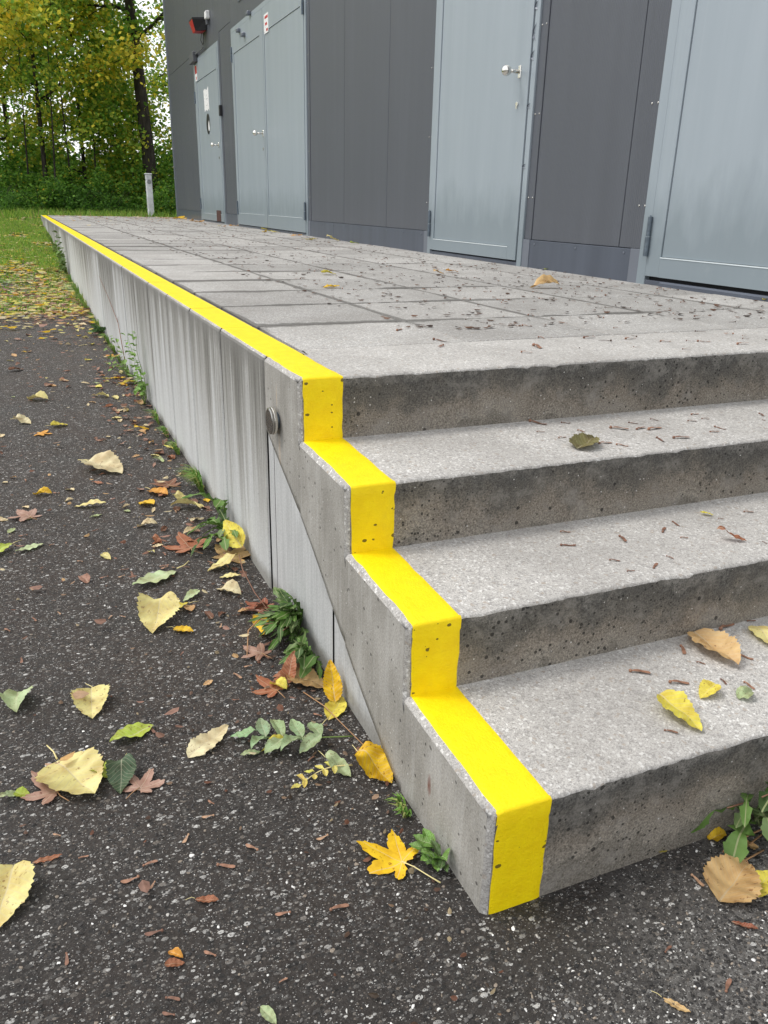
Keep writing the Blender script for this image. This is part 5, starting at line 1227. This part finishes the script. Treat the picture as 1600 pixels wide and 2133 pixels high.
def m_weed():
    n = NT('weed_leaf'); p = n.sep(n.co()); col = n.t.nodes.new('ShaderNodeObjectInfo').outputs['Color']
    c = n.mix(n.ramp(n.noise(n.co(), 6, 5), [(.35, 0), (.65, 1)]), n.mix(1, col, (.7, .75, .6), 'MULTIPLY'), col)
    c = n.mix(n.math('LESS_THAN', n.math('ABSOLUTE', p[1]), .009), c, (.30, .34, .16))
    n.out(c, .58)
    tr = n.t.nodes.new('ShaderNodeBsdfTranslucent'); n.t.links.new(c, tr.inputs[0]); ms = n.t.nodes.new('ShaderNodeMixShader'); ms.inputs[0].default_value = .25
    n.t.links.new(n.p.outputs[0], ms.inputs[1]); n.t.links.new(tr.outputs[0], ms.inputs[2]); n.t.links.new(ms.outputs[0], n.t.nodes['Material Output'].inputs['Surface']); return n.mat
M_WEED = m_weed(); DM = [dandelion_mesh(i) for i in range(5)]
def dandelion(loc, n, L0, L1, a0, a1, seed, label, cols=((.075, .15, .03), (.10, .20, .035), (.14, .25, .06), (.065, .12, .035), (.17, .24, .10)), tilt=(-.1, .75), stalks=2, name='dandelion_plant', wsc=1.0):
    t = empty(name, loc); tag(t, label, 'weed'); r_ = random.Random(seed)
    for k in range(n):
        o = bpy.data.objects.new('leaf', DM[r_.randrange(5)]); link(o, t); L_ = r_.uniform(L0, L1)
        o.rotation_euler = Euler((r_.uniform(-.5, .5), -r_.uniform(*tilt), a0+(a1-a0)*(k+r_.random())/n), 'XYZ'); o.scale = (L_, L_*r_.uniform(.55, 1.15)*wsc, L_); o.location = (r_.uniform(-.008, .0), r_.uniform(-.02, .02), .0)
        c = r_.choice(cols); q = r_.uniform(.8, 1.25); o.color = (c[0]*q, c[1]*q, c[2]*q, 1)
    for k in range(stalks):
        a = a0+(a1-a0)*r_.random(); m_ = MB(); l_ = L1*.8; m_.tube([(0, 0, 0), (l_*.4*math.cos(a), l_*.4*math.sin(a), l_*.5), (l_*.8*math.cos(a), l_*.8*math.sin(a), l_*.6)], .0014, 5); m_.obj('flower_stalk', M_RSTEM, t, True)
    return t
HA, HB_ = R(92), R(268)       # half circle that faces away from the wall
dandelion(gp(-.012, .93), 85, .05, .145, HA, HB_, 1, 'big bushy dandelion weed at the wall foot below the vertical joint', tilt=(.0, 1.15), stalks=7, wsc=.8)
dandelion(gp(-.012, .80), 30, .045, .11, HA, HB_, 8, 'lower dandelion clump growing just in front of the big one', tilt=(-.1, .8), stalks=0)
dandelion(gp(-.012, 1.56), 13, .10, .17, HA, HB_, 3, 'dandelion with a yellow leaf caught in it in the middle of the wall', tilt=(-.1, .55), stalks=0)
dandelion(gp(-.012, 1.74), 3, .15, .21, R(130), R(250), 4, 'single long dandelion leaves arching from the wall behind the middle dandelion', tilt=(.2, .7), stalks=0)
dandelion(gp(.575, -.010), 14, .09, .17, R(180), R(340), 6, 'dandelion weed at the foot of the lowest riser on the right', tilt=(-.15, .6), stalks=3)
dandelion(gp(.655, -.012), 9, .10, .20, R(190), R(350), 14, 'dandelion at the right edge below the lowest step', tilt=(.1, .8), stalks=1)
def small_weed(loc, n, L0, L1, seed, label, col=(.16, .34, .06), a0=HA, a1=HB_, name='small_weed', cat='weed', kind='lance', wr=.6, rise=.7):
    t = empty(name, loc); tag(t, label, cat); r_ = random.Random(seed)
    for k in range(n):
        a = a0+(a1-a0)*(k+.5)/n; L_ = r_.uniform(L0, L1); e = r_.uniform(.1, rise); b = Vector((.3*L_*math.cos(a), .3*L_*math.sin(a), .006+.3*L_*e))
        q = b+Vector((L_*math.cos(a), L_*math.sin(a), L_*e)); q_ = r_.uniform(.8, 1.2)
        place_leaf(kind, b, q, wr, tuple(c*q_ for c in col), None, None, r_.randrange(6), name='leaf', par=t, clear=0)
    return t
small_weed(gp(-.012, .135), 11, .022, .040, 5, 'small bright green rosette weed at the wall foot near the stair corner')
small_weed(gp(-.010, .115), 7, .018, .030, 6, 'tiny dark weed touching the stair wall beside the green rosette', (.09, .18, .05), wr=.5)
def tuft(x, y, n, h, seed, label, group=None, col=((.12, .26, .04), (.18, .33, .06), (.30, .34, .10))):
    r_ = random.Random(seed); m_ = MB(); cols = []
    for k in range(n):
        a = r_.uniform(HA, HB_); l_ = h*r_.uniform(.5, 1.2); w_ = .0016+.001*r_.random(); bx = r_.uniform(-.012, 0); by = r_.uniform(-.035, .035)*h/.07; 
        dx, dy = math.cos(a), math.sin(a); p = [(bx, by, 0), (bx+dx*l_*.3, by+dy*l_*.3, l_*.6), (bx+dx*l_*.8, by+dy*l_*.8, l_*.62)]
        px, py = -dy*w_, dx*w_
        b0 = len(m_.v); m_.add([(p[0][0]-px, p[0][1]-py, 0), (p[0][0]+px, p[0][1]+py, 0), (p[1][0]+px, p[1][1]+py, p[1][2]), (p[1][0]-px, p[1][1]-py, p[1][2]), p[2]], [(0, 1, 2, 3), (3, 2, 4)])
        c = r_.choice(col); cols += [c]*5
    o = m_.obj('grass_tuft', M_GRASS); color_attr(o.data, cols); o.location = gp(x, y, 0); tag(o, label, 'grass tuft', group); return o
tuft(-.012, 2.12, 130, .11, 1, 'thick green grass tuft at the wall foot beyond the middle dandelion')
tuft(-.012, .26, 40, .035, 2, 'small dry grass tuft at the foot of the stair wall')
tuft(-.012, 2.62, 60, .07, 3, 'dark grass tuft at the wall foot half way to the tall weed')
for k, y in enumerate((2.9, 3.15, 4.3, 4.75, 5.1, 5.45, 5.7, 6.0, 6.25, 6.5, 6.8)): tuft(-.012, y, 50, .06+.02*(k % 3), 10+k, 'small green tuft in the joint at the far wall foot', 'small tufts at the far wall foot')
for k, y in enumerate((7.3, 7.7, 8.2, 8.8, 9.5, 10.3, 11.2, 12.3, 13.5, 15)): tuft(-.02, y, 70, .14+.04*(k % 3), 30+k, 'green tuft of grass against the wall beyond the asphalt', 'tufts along the far wall')
# tall leafy weed
def leafy(name, loc, stems, seed, label, col, lsize, spreadx=1):
    t = empty(name, loc); tag(t, label, 'weed'); r_ = random.Random(seed)
    for (dx, dy, h) in stems:
        m_ = MB(); pts = [Vector((dx*u*.6+.010*math.sin(u*7+dx*30), dy*u, h*u)) for u in [k/8 for k in range(9)]]
        m_.tube(pts, [.0024*(1-.7*k/8) for k in range(9)], 5); m_.obj('stem', M_GSTEM, t, True)
        nn = int(h/.030)
        for k in range(2, nn+1):
            u = k/nn; p = Vector((dx*u*.6+.010*math.sin(u*7+dx*30), dy*u, h*u)); side = 1 if k % 2 else -1
            for s in (side, -side*.6):
                a = R(180)+s*R(r_.uniform(35, 100)); L_ = lsize*r_.uniform(.6, 1.15)*(1-.35*u); st_ = p+Vector((.012*math.cos(a), .012*math.sin(a), .006)); q = st_+Vector((L_*math.cos(a), L_*math.sin(a), L_*r_.uniform(-.5, .5)))
                if q.x > -.002-loc[0]: q.x = -.002-loc[0]
                qq = r_.uniform(.75, 1.25); place_leaf('lance', st_, q, .55, tuple(c*qq for c in col), None, None, r_.randrange(6), name='leaf', par=t, clear=0)
    return t
leafy('tall_weed', gp(-.020, 3.55), [(-.02, .05, .36), (-.06, .16, .33), (-.03, -.10, .20), (-.10, .02, .17), (-.05, -.20, .13), (-.02, .26, .22)], 3, 'tall leafy light green weed climbing the wall in the middle distance', (.20, .40, .07), .052)
leafy('creeping_weed', gp(-.020, 4.25), [(-.07, .10, .22), (-.15, .25, .12), (-.10, -.2, .10), (-.2, -.05, .09)], 5, 'spreading pale green weed just behind the tall leafy weed', (.24, .42, .10), .05)
leafy('creeping_weed', gp(-.03, 10.2), [(-.05, .1, .50), (-.1, .4, .38), (-.05, -.3, .34), (-.08, .7, .30)], 7, 'green creeper climbing the far part of the wall', (.13, .25, .05), .10)
small_weed(gp(-.012, 5.9), 10, .06, .11, 15, 'broad leaved dark green weed at the far wall foot', (.08, .20, .05))
m_ = MB(); m_.tube([(-.012, 4.45, gz(0, 4.4)), (-.008, 4.75, .30), (-.006, 5.25, .40), (-.004, 5.9, .50)], [.003, .0022, .0016, .001], 5); m_.tube([(-.008, 4.75, .30), (-.010, 4.70, .345)], [.0016, .0008], 4)
tag(m_.obj('dry_stalk', M_RSTEM, None, True), 'thin dry stalk leaning diagonally against the wall behind the tall weed', 'stalk')
# dry stems under the right dandelion
m_ = MB()
for a, b in (((.46, -.045), (.60, -.03)), ((.44, -.075), (.56, -.04)), ((.50, -.03), (.47, -.10)), ((.42, -.09), (.53, -.07))): m_.tube([gp(*a, .004), gp((a[0]+b[0])/2, (a[1]+b[1])/2, .012), gp(*b, .005)], .0016, 5)
tag(m_.obj('twig_pile', M_PETIOLE, None, True), 'dry broken stems lying under the dandelion at the lowest step', 'twigs')
print('objects', len(bpy.data.objects), 'tris', sum(sum(len(p.vertices)-2 for p in m.polygons) for m in bpy.data.meshes if len(m.polygons) < 20000)+sum(len(m.polygons)*1.5 for m in bpy.data.meshes if len(m.polygons) >= 20000))
